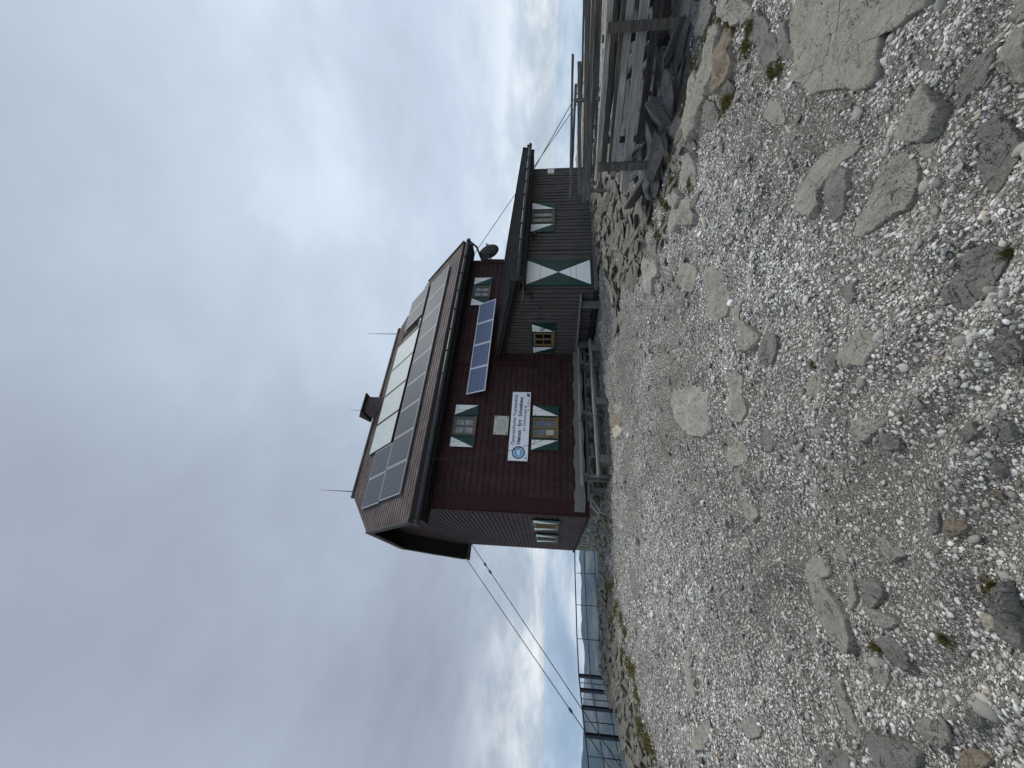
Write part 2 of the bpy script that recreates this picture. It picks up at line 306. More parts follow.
ROCKS = [
 ('broad flat grey slab with a cracked edge, biggest stone on the gravel',0.07,0,[(2.64,2.7),(2.43,2.77),(2.22,2.78),(2.05,2.71),(1.94,2.62),(1.78,2.47),(1.66,2.29),(1.66,2.27),(1.57,2.16),(1.56,2.09),(1.66,2.04),(1.78,2.05),(1.75,1.99),(1.67,1.88),(1.65,1.81),(1.71,1.8)]),
 ('squarish grey stone beside the corner of the biggest slab',0.06,0,[(1.37,1.88),(1.28,1.9),(1.19,1.93),(1.13,1.9),(1.09,1.84),(1.08,1.78),(1.16,1.74),(1.22,1.75),(1.29,1.78)]),
 ('long grey stone pointing away from the squarish stone near the biggest slab',0.06,0,[(1.15,1.97),(1.11,2.02),(1.05,2.09),(0.96,2.15),(0.85,2.2),(0.8,2.19),(0.79,2.14),(0.84,2.04),(0.86,1.94),(0.93,1.89),(1.01,1.88),(1.09,1.92)]),
 ('curved grey stone with a dark undercut, below the biggest slab',0.07,0,[(1.45,2.36),(1.45,2.47),(1.4,2.56),(1.25,2.64),(1.14,2.63),(1.06,2.53),(1.11,2.47),(1.19,2.44),(1.23,2.33),(1.29,2.21),(1.36,2.24)]),
 ('low grey wedge tucked against the curved undercut stone',0.03,1,[(1.24,2.28),(1.2,2.34),(1.1,2.39),(0.96,2.36),(0.96,2.26),(1.08,2.21),(1.17,2.21)]),
 ("pointed dark grey stone with sharp tips by the biggest slab's far side",0.05,1,[(1.27,1.55),(1.28,1.6),(1.26,1.66),(1.21,1.69),(1.14,1.68),(1.11,1.66),(1.14,1.63),(1.13,1.58),(1.17,1.56)]),
 ('grey stone cut by the frame edge beside the pointed dark stone',0.06,0,[(1.26,1.47),(1.26,1.51),(1.22,1.53),(1.12,1.53),(1.07,1.51),(1.08,1.47)]),
 ('grey stone at the very corner of the view near the biggest slab',0.04,0,[(1.42,1.53),(1.35,1.54),(1.29,1.51),(1.28,1.46),(1.35,1.46)]),
 ('diamond shaped streaked grey stone next to a pale pebble cluster',0.06,1,[(1.03,1.57),(1.01,1.61),(0.96,1.64),(0.88,1.65),(0.79,1.63),(0.74,1.59),(0.74,1.55),(0.78,1.52),(0.85,1.5),(0.9,1.51),(0.94,1.54)]),
 ('rounded finely banded grey stone with a moss tuft at its tip',0.07,1,[(0.56,1.6),(0.55,1.65),(0.47,1.69),(0.42,1.73),(0.37,1.72),(0.33,1.67),(0.33,1.63),(0.36,1.59),(0.42,1.56),(0.47,1.54),(0.52,1.55)]),
 ('angular greenish grey stone lying alone in mid gravel',0.06,0,[(0.3,2.13),(0.27,2.19),(0.18,2.24),(0.12,2.22),(0.14,2.14),(0.12,2.03),(0.17,1.99),(0.23,1.93),(0.27,1.96),(0.3,2.04)]),
 ('thin flat chip of rock lying flush beside the squarish stone',0.02,1,[(1.36,1.75),(1.4,1.79),(1.44,1.83),(1.45,1.87),(1.42,1.86),(1.38,1.83),(1.36,1.8),(1.32,1.75),(1.34,1.74)]),
 ("small grey stone just under the long stone's blunt end",0.03,0,[(1.03,1.79),(1.07,1.82),(1.09,1.85),(1.1,1.88),(1.08,1.88),(1.04,1.86),(1.02,1.84),(1.01,1.81),(1.01,1.79)]),
 ('small pointed grey stone next to the alone greenish stone',0.03,1,[(0.57,2.2),(0.58,2.25),(0.57,2.29),(0.53,2.29),(0.5,2.26),(0.47,2.23),(0.47,2.2),(0.51,2.17),(0.52,2.19)]),
 ('half buried dark stone cut by the frame edge below the banded stone',0.04,1,[(0.19,1.47),(0.21,1.5),(0.21,1.51),(0.17,1.53),(0.15,1.54),(0.12,1.52),(0.11,1.5),(0.11,1.47),(0.15,1.46)]),
 ('flush grey slab with a moss tuft at its corner',0.02,0,[(0.12,2.45),(0.13,2.49),(0.13,2.55),(0.1,2.61),(0.03,2.63),(-0.04,2.6),(-0.04,2.54),(-0.03,2.49),(0.04,2.44)]),
 ('narrow flat stone beside the flush mossy slab',0.03,1,[(0.2,2.25),(0.21,2.26),(0.21,2.29),(0.19,2.31),(0.15,2.32),(0.13,2.31),(0.11,2.29),(0.13,2.26),(0.16,2.26)]),
 ('ridged grey rock shaped like a fish with its tail raised',0.06,0,[(-0.26,2.09),(-0.22,2.02),(-0.17,1.95),(-0.13,1.91),(-0.13,2.05),(-0.14,2.12),(-0.19,2.15),(-0.25,2.14)]),
 ('small rounded dark stone behind the fish shaped rock',0.04,1,[(-0.2,1.87),(-0.19,1.91),(-0.19,1.94),(-0.22,1.95),(-0.26,1.96),(-0.27,1.94),(-0.26,1.91),(-0.25,1.88),(-0.22,1.87)]),
 ('grey oval stone among pale pebbles near a yellowish pebble',0.04,1,[(-0.1,1.57),(-0.11,1.59),(-0.13,1.61),(-0.16,1.61),(-0.17,1.6),(-0.18,1.58),(-0.16,1.56),(-0.14,1.54),(-0.12,1.56)]),
 ('dark stone on the frame edge among pale pebbles',0.04,1,[(-0.1,1.46),(-0.08,1.48),(-0.09,1.49),(-0.1,1.51),(-0.14,1.51),(-0.15,1.5),(-0.16,1.47),(-0.15,1.46),(-0.12,1.46)]),
 ('faceted grey stone with a pale broken face',0.05,0,[(-0.76,2.0),(-0.8,1.97),(-0.75,1.92),(-0.72,1.87),(-0.7,1.9),(-0.68,1.97),(-0.7,2.02)]),
 ('thin upright dark stone standing among small white pebbles',0.04,1,[(-0.48,1.72),(-0.48,1.73),(-0.49,1.75),(-0.51,1.76),(-0.55,1.76),(-0.58,1.75),(-0.58,1.74),(-0.56,1.72),(-0.52,1.72)]),
 ('smooth brown stone lying beside the thin dark stone',0.04,3,[(-0.49,1.64),(-0.49,1.66),(-0.51,1.69),(-0.53,1.7),(-0.56,1.69),(-0.57,1.68),(-0.54,1.64),(-0.52,1.63),(-0.5,1.63)]),
 ('flat grey stone with a chipped corner between two small slabs',0.03,0,[(-0.83,2.18),(-0.82,2.23),(-0.83,2.29),(-0.85,2.32),(-0.9,2.34),(-0.94,2.33),(-0.93,2.27),(-0.91,2.22),(-0.86,2.19)]),
 ('dull grey slab half sunk beside the long spear shaped slab',0.02,0,[(-1.01,2.36),(-0.97,2.38),(-1.0,2.48),(-1.05,2.53),(-1.12,2.54),(-1.17,2.53),(-1.15,2.46),(-1.11,2.4),(-1.04,2.35)]),
 ('rust brown pebble sized stone near the frame edge',0.03,3,[(-0.34,1.52),(-0.34,1.52),(-0.34,1.55),(-0.35,1.55),(-0.36,1.56),(-0.37,1.55),(-0.37,1.54),(-0.37,1.52),(-0.36,1.52)]),
 ('small dark cobble near the frame edge beside white pebbles',0.03,1,[(-0.25,1.5),(-0.24,1.51),(-0.24,1.52),(-0.25,1.53),(-0.27,1.54),(-0.28,1.53),(-0.29,1.52),(-0.28,1.5),(-0.27,1.5)]),
 ('long spear shaped grey slab lying along the gravel',0.05,0,[(-1.04,2.54),(-1.07,2.49),(-1.18,2.47),(-1.3,2.43),(-1.39,2.33),(-1.4,2.23),(-1.31,2.2),(-1.2,2.2),(-1.15,2.28),(-1.11,2.34),(-1.05,2.4),(-1.0,2.46)]),
 ('broken pale streaked slab alongside the spear shaped slab',0.05,2,[(-0.97,2.27),(-0.98,2.22),(-1.06,2.19),(-1.14,2.17),(-1.11,2.13),(-1.05,2.12),(-0.97,2.16),(-0.95,2.21)]),
 ('upright grey cobble between the streaked slab and white pebbles',0.04,1,[(-0.93,2.01),(-0.91,2.05),(-0.96,2.09),(-0.99,2.1),(-1.03,2.08),(-1.06,2.05),(-1.04,2.02),(-0.99,2.0),(-0.96,1.99)]),
 ('grey wedge stone pointing to the upright cobble',0.05,0,[(-1.09,2.03),(-1.09,1.99),(-1.09,1.93),(-1.04,1.9),(-1.03,1.94),(-1.04,2.0),(-1.05,2.06)]),
 ('thin dark shard lying past the grey wedge stone',0.03,1,[(-1.11,1.91),(-1.13,1.95),(-1.16,1.98),(-1.19,1.97),(-1.23,1.94),(-1.25,1.9),(-1.21,1.86),(-1.16,1.86),(-1.14,1.87)]),
 ('large lined grey boulder cut by the frame edge beside rusty earth',0.1,1,[(-0.62,1.44),(-0.66,1.48),(-0.72,1.51),(-0.8,1.53),(-0.84,1.52),(-0.85,1.48),(-0.85,1.43)]),
 ('small angular grey rock leaning on the large lined boulder',0.05,0,[(-0.74,1.52),(-0.73,1.54),(-0.74,1.55),(-0.76,1.57),(-0.8,1.57),(-0.82,1.55),(-0.81,1.53),(-0.79,1.53),(-0.75,1.52)]),
 ('long cream stone with a dark side near the lined boulder',0.04,4,[(-0.81,1.59),(-0.82,1.61),(-0.85,1.62),(-0.86,1.62),(-0.88,1.6),(-0.86,1.58),(-0.85,1.56),(-0.82,1.56),(-0.81,1.56)]),
 ('wide dark slab with a straight broken edge on the frame border',0.06,1,[(-1.76,2.04),(-1.87,2.02),(-1.61,1.78),(-1.51,1.79),(-1.52,1.84),(-1.58,1.93),(-1.59,1.98),(-1.68,2.05)]),
 ('mottled greenish grey slab next to the wide dark slab',0.05,0,[(-1.44,1.78),(-1.44,1.75),(-1.43,1.71),(-1.36,1.68),(-1.33,1.7),(-1.34,1.76),(-1.4,1.8)]),
 ('dull rounded rock on the frame border near earth',0.05,1,[(-1.88,2.18),(-1.91,2.23),(-2.04,2.35),(-2.1,2.36),(-2.22,2.38),(-2.23,2.33),(-2.16,2.25),(-2.06,2.19),(-1.98,2.16)]),
 ("long narrow grey shelf of rock following the gravel's slope",0.03,0,[(-1.59,2.32),(-1.63,2.28),(-1.71,2.24),(-1.75,2.2),(-1.8,2.17),(-1.77,2.12),(-1.7,2.16),(-1.64,2.22),(-1.58,2.26)]),
 ('yellowish grey stone on the frame border',0.05,3,[(-1.32,1.56),(-1.32,1.59),(-1.33,1.62),(-1.39,1.66),(-1.47,1.67),(-1.51,1.67),(-1.47,1.62),(-1.43,1.59),(-1.36,1.57)]),
 ('narrow grey stone beside a small moss tuft',0.03,0,[(-1.26,1.99),(-1.26,2.01),(-1.29,2.04),(-1.33,2.05),(-1.38,2.04),(-1.4,2.01),(-1.38,1.98),(-1.34,1.97),(-1.29,1.98)]),
 ('low dark stone almost buried between pale pebbles',0.03,1,[(-1.15,1.56),(-1.15,1.58),(-1.17,1.6),(-1.22,1.62),(-1.24,1.61),(-1.24,1.6),(-1.23,1.58),(-1.19,1.55),(-1.17,1.55)]),
 ('smooth pale grey slab in the middle of the gravel',0.04,2,[(-0.01,5.0),(-0.21,5.07),(-0.38,5.02),(-0.5,4.72),(-0.53,4.35),(-0.49,4.08),(-0.39,3.95),(-0.22,4.0),(-0.06,4.01),(0.02,4.32),(-0.03,4.68)]),
 ('faint long slab flush with the gravel beside the pale middle slab',0.015,0,[(0.09,3.4),(0.16,3.48),(0.15,3.65),(0.0,3.65),(-0.2,3.56),(-0.29,3.48),(-0.27,3.36),(-0.18,3.28),(-0.07,3.33)]),
 ('small wedge rock at the tip of the faint flush slab',0.04,0,[(-0.47,3.34),(-0.44,3.49),(-0.47,3.57),(-0.57,3.62),(-0.63,3.6),(-0.67,3.51),(-0.65,3.41),(-0.58,3.29),(-0.51,3.31)]),
 ('small rounded grey rock following the wedge rock',0.04,0,[(-0.67,3.34),(-0.68,3.39),(-0.71,3.45),(-0.77,3.48),(-0.79,3.45),(-0.8,3.38),(-0.79,3.32),(-0.74,3.28),(-0.71,3.3)]),
 ('triangular pale grey stone with a dark shadow edge',0.05,2,[(-1.05,3.3),(-1.05,3.21),(-0.97,3.14),(-0.92,3.24),(-0.93,3.36)]),
 ('rough grey stone half sunk opposite the small wedge rock',0.03,1,[(-0.3,2.89),(-0.28,2.93),(-0.28,3.02),(-0.32,3.07),(-0.39,3.11),(-0.47,3.08),(-0.46,3.01),(-0.44,2.94),(-0.37,2.89)]),
 ('pair like lumpy white grey stone standing in the gravel',0.05,2,[(-0.59,3.01),(-0.59,3.06),(-0.59,3.09),(-0.66,3.12),(-0.71,3.11),(-0.75,3.09),(-0.74,3.05),(-0.69,3.01),(-0.65,3.0)]),
 ("pale broken ledge of rock near the hut's wooden annex",0.06,2,[(1.9,6.8),(1.56,6.5),(1.39,6.05),(1.59,6.01),(1.59,5.68),(1.79,5.7),(2.05,6.29),(2.26,6.84)]),
 ('low twin humped rock between the broken ledge and the gravel',0.05,0,[(1.31,4.38),(1.39,4.5),(1.48,4.72),(1.4,4.84),(1.25,4.87),(1.14,4.78),(1.1,4.56),(1.1,4.42),(1.16,4.34)]),
 ('long cracked grey rock with several ribs',0.06,0,[(1.07,4.14),(0.9,4.12),(0.71,4.1),(0.62,3.94),(0.72,3.81),(0.85,3.73),(1.02,3.81),(1.13,3.73),(1.21,3.93),(1.23,4.12)]),
 ('crooked grey rock ending in a dark hollow',0.06,0,[(0.59,3.58),(0.45,3.43),(0.31,3.39),(0.31,3.27),(0.4,3.15),(0.47,3.24),(0.57,3.37),(0.74,3.44),(0.8,3.56)]),
 ('short grey rock beside the crooked rock',0.04,1,[(0.38,2.88),(0.41,2.94),(0.42,3.0),(0.37,3.07),(0.24,3.11),(0.19,3.08),(0.18,3.01),(0.2,2.93),(0.27,2.87)]),
 ('tiny flat slab in fine gravel above the long cracked rock',0.03,0,[(1.65,3.51),(1.72,3.56),(1.74,3.61),(1.67,3.63),(1.61,3.63),(1.57,3.61),(1.55,3.56),(1.53,3.5),(1.59,3.5)]),
 ('pale slab leaning in a pair near the mossy verge',0.07,2,[(2.35,5.16),(2.19,4.88),(2.27,4.74),(2.49,4.94),(2.65,5.25)]),
 ('tapered slab next to the leaning pale slab',0.06,0,[(2.08,5.13),(1.9,4.89),(1.99,4.69),(2.18,4.74),(2.34,5.09)]),
 ('narrow slab edge on with moss at its foot',0.05,0,[(2.09,4.44),(2.16,4.55),(2.18,4.65),(2.16,4.7),(2.05,4.71),(1.9,4.68),(1.85,4.55),(1.81,4.44),(1.91,4.4)]),
 ('grey slab cut by the frame border behind the mossy verge',0.08,1,[(4.0,4.41),(3.74,4.29),(3.65,4.1),(3.72,3.96),(3.92,3.96),(4.37,4.4)]),
 ('large upright grey slab with a split face in the mossy verge',0.09,0,[(3.45,4.19),(3.11,4.11),(2.85,3.94),(2.88,3.87),(3.05,3.75),(3.33,3.71),(3.52,3.89),(3.65,4.1)]),
 ('brown grey oval slab beside the split faced slab',0.08,3,[(3.2,3.77),(3.01,3.81),(2.78,3.79),(2.77,3.67),(2.84,3.5),(3.0,3.49),(3.22,3.58),(3.28,3.68)]),
 ('pale dark streaked slab laid end to end with the split faced slab',0.08,0,[(3.36,4.45),(3.19,4.57),(2.96,4.59),(2.76,4.51),(2.78,4.3),(2.95,4.11),(3.14,4.16),(3.4,4.29)]),
 ('small dark slab filling the gap beside the streaked slab',0.05,1,[(2.83,3.97),(2.88,4.02),(2.95,4.11),(2.88,4.14),(2.7,4.12),(2.61,4.06),(2.52,3.95),(2.53,3.89),(2.63,3.9)]),
 ('pale notched slab at the end of the verge row',0.07,2,[(2.45,4.8),(2.27,4.68),(2.26,4.45),(2.41,4.4),(2.65,4.5),(2.68,4.71)]),
 ('dark ledge under the streaked slab',0.06,1,[(3.24,4.74),(3.55,5.0),(3.59,5.19),(3.41,5.2),(3.03,4.99),(2.82,4.82),(2.71,4.64),(2.75,4.56),(2.94,4.61)]),
 ('flat stone on the frame border beyond the brown oval slab',0.06,0,[(3.29,3.39),(3.5,3.52),(3.58,3.64),(3.47,3.66),(3.36,3.63),(3.15,3.5),(3.04,3.37),(3.01,3.27),(3.17,3.33)]),
 ('long mossy edged stone half covered with pebbles',0.04,1,[(2.77,3.05),(3.06,3.23),(3.02,3.28),(2.83,3.24),(2.69,3.18),(2.43,3.07),(2.39,2.97),(2.36,2.91),(2.63,2.99)]),
 ('dark hollowed stone with olive moss by the biggest slab',0.05,1,[(2.44,2.79),(2.57,2.84),(2.58,2.89),(2.53,2.92),(2.45,2.9),(2.3,2.87),(2.29,2.84),(2.24,2.79),(2.34,2.78)]),
 ("faint grey stone at the rim of the biggest slab's pebbles",0.03,0,[(1.99,2.86),(2.05,2.9),(2.1,2.97),(2.06,3.01),(2.02,3.02),(1.92,2.96),(1.89,2.92),(1.85,2.86),(1.9,2.83)]),
 ('long black slate slab lying behind the near wooden fence',0.12,5,[(4.93,5.98),(4.32,5.98),(3.71,5.69),(3.53,5.22),(3.71,4.92),(4.15,4.91),(4.65,5.13),(5.28,5.84)]),
 ('narrow black slate slab beside the long one behind the fence',0.12,5,[(4.59,6.03),(4.79,6.21),(4.93,6.35),(4.84,6.53),(4.52,6.61),(4.05,6.4),(4.0,6.21),(3.88,5.93),(4.17,5.96)]),
 ('dark slate block at the foot of the far fence post',0.09,5,[(3.37,5.28),(3.56,5.51),(3.72,5.75),(3.59,5.78),(3.42,5.81),(3.24,5.61),(3.08,5.39),(3.1,5.3),(3.17,5.27)]),
 ('long dark edged slab among bright gravel far from the hut',0.04,0,[(-2.95,4.38),(-2.99,4.59),(-3.13,4.67),(-3.28,4.62),(-3.41,4.45),(-3.37,4.35),(-3.27,4.21),(-3.18,4.18),(-3.05,4.23)]),
 ('grey flush slab lost in bright gravel',0.03,0,[(-2.49,3.11),(-2.53,3.17),(-2.59,3.23),(-2.69,3.29),(-2.75,3.28),(-2.79,3.25),(-2.7,3.16),(-2.61,3.08),(-2.54,3.06)]),
 ("broken grey slab in a trio at the gravel's far rim",0.05,0,[(-3.19,3.77),(-3.19,3.85),(-3.31,4.01),(-3.6,4.23),(-3.74,4.29),(-3.83,4.31),(-3.69,4.1),(-3.56,3.96),(-3.37,3.86)]),
 ('small dark bar of rock in bright gravel near the plateau edge',0.04,1,[(-3.34,7.2),(-3.4,7.45),(-3.6,7.74),(-3.81,7.84),(-3.91,7.75),(-3.97,7.45),(-3.88,7.22),(-3.73,6.98),(-3.49,7.05)]),
 ('cream stone at the end of the hanging wire',0.12,4,[(-0.98,9.1),(-0.96,9.68),(-1.07,10.46),(-1.18,10.55),(-1.31,10.54),(-1.33,10.33),(-1.28,9.69),(-1.15,9.22),(-1.02,9.09)]),
 ('brownish stone in the middle of the three by the hanging wire',0.12,3,[(-0.66,9.37),(-0.69,9.83),(-0.76,10.65),(-0.84,11.05),(-1.03,10.97),(-1.1,10.56),(-1.03,9.92),(-0.89,9.24),(-0.78,9.21)]),
 ('pale stone farthest along in the three by the hanging wire',0.11,2,[(-0.45,9.43),(-0.44,9.8),(-0.47,10.1),(-0.57,10.28),(-0.61,10.29),(-0.71,10.24),(-0.69,9.79),(-0.59,9.35),(-0.54,9.32)]),
]
# ------------------------------------------------------------------ camera, sky, sun
cd=bpy.data.cameras.new('camera'); cam=bpy.data.objects.new('camera',cd); COL.objects.link(cam)
cd.sensor_width=36; cd.lens=385/1024*36; cd.clip_start=.05; cd.clip_end=150000
P_,R_=R(5.78),R(1.23)
fwd=Vector((0,math.cos(P_),math.sin(P_))); up0=Vector((0,-math.sin(P_),math.cos(P_))); ri0=Vector((1,0,0))
ri=ri0*math.cos(R_)+up0*math.sin(R_); up=-ri0*math.sin(R_)+up0*math.cos(R_)
mt=Matrix((-up,ri,-fwd)).transposed().to_4x4(); mt.translation=Vector((0,0,EYE)); cam.matrix_world=mt   # phone held upright: frame turned a quarter
scene.camera=cam

SUN_AZ,SUN_EL=R(48),R(56)
sd=bpy.data.lights.new('sun','SUN'); sd.energy=1.5; sd.angle=R(13); sd.color=(1,.965,.92)
so=bpy.data.objects.new('sun',sd); COL.objects.link(so)
sdir=Vector((math.sin(SUN_AZ)*math.cos(SUN_EL),math.cos(SUN_AZ)*math.cos(SUN_EL),math.sin(SUN_EL)))
so.rotation_euler=sdir.to_track_quat('Z','Y').to_euler(); so.location=sdir*60

w=bpy.data.worlds.new('World'); scene.world=w; w.use_nodes=True
nt=w.node_tree; nt.nodes.clear()
k=NT.__new__(NT); k.t=nt
out=k.n('ShaderNodeOutputWorld'); bg=k.n('ShaderNodeBackground'); k.l(bg.outputs[0],out.inputs['Surface'])
sky=k.n('ShaderNodeTexSky',sky_type='NISHITA'); sky.sun_disc=False; sky.sun_elevation=SUN_EL; sky.sun_rotation=SUN_AZ; sky.altitude=2300
dirv=k.n('ShaderNodeTexCoord').outputs['Generated']
sp=k.n('ShaderNodeSeparateXYZ'); k.l(dirv,sp.inputs[0])
zz=k.math('ADD',k.math('MAXIMUM',sp.outputs['Z'],0.),.34)
cb=k.n('ShaderNodeCombineXYZ'); k.l(k.math('DIVIDE',sp.outputs['X'],zz),cb.inputs[0]); k.l(k.math('DIVIDE',sp.outputs['Y'],zz),cb.inputs[1])
cl=k.noise(cb.outputs[0],1.15,7,.50,.15)
cl2=k.noise(cb.outputs[0],3.1,6,.55,.2)
# brightness follows where the veiled sun stands
def dotd(v):
    d=k.n('ShaderNodeVectorMath',operation='DOT_PRODUCT'); nn=k.n('ShaderNodeVectorMath',operation='NORMALIZE'); k.l(dirv,nn.inputs[0]); k.l(nn.outputs[0],d.inputs[0]); d.inputs[1].default_value=Vector(v).normalized(); return d.outputs['Value']
glow=k.math('POWER',k.math('MAXIMUM',dotd((.72,1.0,.42)),0.),3.2)
lum=k.math('ADD',k.math('MULTIPLY',glow,.38),k.math('MULTIPLY_ADD',cl,.62,k.math('MULTIPLY_ADD',cl2,.26,-.20)))
cloud=k.ramp(lum,[(.12,(.225,.258,.315)),(.34,(.31,.36,.432)),(.56,(.43,.50,.59)),(.84,(.70,.77,.84))])
# cloud banks low over the horizon
mp=k.n('ShaderNodeMapping'); mp.inputs['Scale'].default_value=(2.4,2.4,6.); k.l(dirv,mp.inputs[0])
lo=k.noise(mp.outputs[0],2.1,8,.56,.2)
bank=k.ramp(lo,[(.36,(.25,.31,.39)),(.47,(.36,.42,.49)),(.53,(.52,.56,.61)),(.62,(.74,.76,.78))])
hzn=k.math('SUBTRACT',1.,k.math('MULTIPLY',k.math('ABSOLUTE',k.math('SUBTRACT',sp.outputs['Z'],.002)),14.,clamp=True),clamp=True)
bank=k.mix(k.math('MULTIPLY',k.math('POWER',hzn,1.5),.25),bank,(.40,.46,.53))
low=k.math('SUBTRACT',1.,k.math('MULTIPLY',k.math('SUBTRACT',sp.outputs['Z'],.02),6.5,clamp=True),clamp=True)
col=k.mix(k.math('MULTIPLY',low,.85),cloud,bank)
gap=k.math('MULTIPLY',k.math('SUBTRACT',.33,cl,clamp=True),2.,clamp=True)     # thin places let the blue sky through
sk=k.n('ShaderNodeVectorMath',operation='SCALE'); k.l(sky.outputs[0],sk.inputs[0]); sk.inputs['Scale'].default_value=1.
cs=k.n('ShaderNodeVectorMath',operation='SCALE'); k.l(col,cs.inputs[0]); k.l(k.math('MULTIPLY_ADD',k.math('MULTIPLY',sp.outputs['Y'],-1.4,clamp=True),6.,10.),cs.inputs['Scale'])  # unseen clouds behind the camera brightened, added to light the hut facade
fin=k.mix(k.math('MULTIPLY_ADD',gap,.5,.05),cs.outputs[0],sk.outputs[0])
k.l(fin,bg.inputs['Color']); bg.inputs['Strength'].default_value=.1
vs=scene.view_settings; vs.view_transform='Standard'; vs.look='None'; vs.exposure=.48; vs.gamma=1; vs.use_curve_mapping=False
scene.render.engine='CYCLES'
scene.cycles.max_bounces=6; scene.cycles.volume_bounces=1

# ------------------------------------------------------------------ terrain
CP=np.array([(0,0,0),(0,3,0),(0,6,0),(3,3,.03),(4.2,4.6,.1),(3.1,5.6,.1),(-4,4,0),(-6,8,0),(-5,12,-.05),(-1,10.9,-.1),(-3.5,11.2,-.18),(1.5,11,.0),(3,10.5,.15),(5,11,.3),(8,13,.34),(6,8,.2),(9,9,.3),(14,14,.3),(0,-10,0),(20,0,.2),(-6,20,-.4),(12,20,.3)],float)
def xe0(y): return np.interp(y,[5,7,7.8,8.9,10.7,30],[-6.8,-6.9,-7.0,-7.3,-8.0,-12.])
def G(x,y):
    x=np.asarray(x,float); y=np.asarray(y,float); sw=np.zeros_like(x); sz=np.zeros_like(x)
    for a,b,z in CP:
        d=((x-a)**2+(y-b)**2+.3)**-1.6; sw+=d; sz+=d*z
    base=sz/sw
    xe=np.interp(y,[8.5,9.5,10.6,12,14,30],[-6.1,-6.2,-5.7,-4.95,-5.3,-6])
    xe=xe+.18*np.sin(y*2.3)+.1*np.sin(y*5.1+1)
    xe=xe0(y)+.15*np.sin(y*2.3)+.1*np.sin(y*5.1+1)
    yl=np.interp(x,[-9,-8,-6.7,-5.3,-4.6,-4.3],[10.6,11.2,12.1,12.5,13.5,30])
    d=np.maximum.reduce([xe-x,np.where(x<-4.3,(y-yl)*.9,0.),x-17,y-26,-22-y,np.zeros_like(x)])
    base=base-.3*np.minimum(d,7)-.7*np.maximum(d-7,0)-np.where(d>0,.06,0)*np.minimum(d*8,1)
    n=.016*np.sin(x*1.9+.7*y)+.014*np.sin(y*2.7-x*.9+2)+.008*np.sin(x*6.1+y*3.3)+.007*np.sin(y*7.3-x*4.1+1)
    rough=np.clip((d+.9)*1.4,0,1)*.05*np.sin(x*9+3*np.sin(y*4))*np.sin(y*8+2*np.sin(x*5))
    return base+n+rough
def G1(x,y): return float(G(np.array([x]),np.array([y]))[0])
def polar(name,r,na,zf,mat):
    th=np.linspace(0,2*np.pi,na,endpoint=False)
    rr,tt=np.meshgrid(r,th,indexing='ij'); x=(rr*np.sin(tt)).ravel(); y=(rr*np.cos(tt)).ravel(); z=zf(x,y)
    nr=len(r); v=np.stack([x,y,z],1)
    i,j=np.meshgrid(np.arange(nr-1),np.arange(na),indexing='ij'); j2=(j+1)%na
    f=np.stack([i*na+j,i*na+j2,(i+1)*na+j2,(i+1)*na+j],-1).reshape(-1,4)[:,::-1]
    return v,f
def npmesh(name,v,f,mat,tone=None,parent=None,smooth=True):
    me=bpy.data.meshes.new(name); nv=len(v); nf=len(f); c=f.shape[1]
    me.vertices.add(nv); me.vertices.foreach_set('co',v.astype(np.float32).ravel())
    me.loops.add(nf*c); me.loops.foreach_set('vertex_index',f.astype(np.int32).ravel())
    me.polygons.add(nf); me.polygons.foreach_set('loop_start',np.arange(0,nf*c,c,dtype=np.int32))
    me.polygons.foreach_set('use_smooth',np.full(nf,smooth))
    me.update(calc_edges=True)
    if tone is not None:
        a=me.color_attributes.new('tone','FLOAT_COLOR','POINT'); a.data.foreach_set('color',np.concatenate([tone,np.ones((nv,1))],1).astype(np.float32).ravel())
    me.materials.append(mat); o=bpy.data.objects.new(name,me); link(o,parent); return o
r=np.concatenate([[.001],np.geomspace(.35,130,230)])
v,f=polar('ground',r,560,G,None)
def patch(x,y):   # where the loose gravel lies thick (1) or trodden earth shows (0)
    q=.62+.20*np.sin(x*1.7+2.1*np.sin(y*.9)+.6)+.18*np.sin(y*2.1-x*1.1+1.7*np.sin(x*1.3))+.13*np.sin(x*4.3+y*3.7)+.07*np.sin(x*9.1-y*6.3)
    q=q-.35*np.clip(.5*np.sin(x*2.9+1.3)*np.sin(y*2.3+.4)+.5*np.sin(x*1.3-y*1.9),0,1)
    def g(cx,cy,sx,sy): return np.exp(-(((x-cx)/sx)**2+((y-cy)/sy)**2))
    q=q-.75*g(-.55,1.85,.75,.5)-.4*g(-.9,3.1,1.,.9)-.45*g(.3,5.4,1.6,1.1)-.5*g(.4,8.8,2.2,1.6)-.3*g(1.5,2.35,.6,.35)
    q=q+.55*g(-3.6,5.6,1.3,2.2)+.5*g(-2.6,9.8,1.6,1.2)+.35*g(1.9,3.9,.9,.9)+.3*g(.9,2.6,.6,.5)
    return np.clip(.14+.86*q,0.,1.)
pv_=np.repeat(patch(v[:,0],v[:,1])[:,None],3,1)
tag(npmesh('ground',v,f,M['ground'],pv_),kind='structure')
from mathutils import noise as mn
def valley_z(x,y):
    rr=np.hypot(x,y); z0=G(x,y)
    hill=np.array([mn.fractal(Vector((a/2600,b/2600,3.1)),1.,2.1,7) for a,b in zip(x,y)])
    hill2=np.array([mn.fractal(Vector((a/600,b/600,9.1)),.9,2.1,5) for a,b in zip(x,y)])
    far=-60-(rr-110)*.42; far=np.maximum(far,-820)+np.clip(rr/2500,0,1)*(hill*170+30)+np.clip(rr/600,0,1)*hill2*40
    far=np.minimum(far,-60-np.minimum((rr-110)*.09,420))
    t=np.clip((rr-112)/300,0,1); t=t*t*(3-2*t)
    return z0*(1-t)+far*t if False else np.where(rr<113,z0-.5,np.maximum(z0,-2000)*(1-t)+far*t)
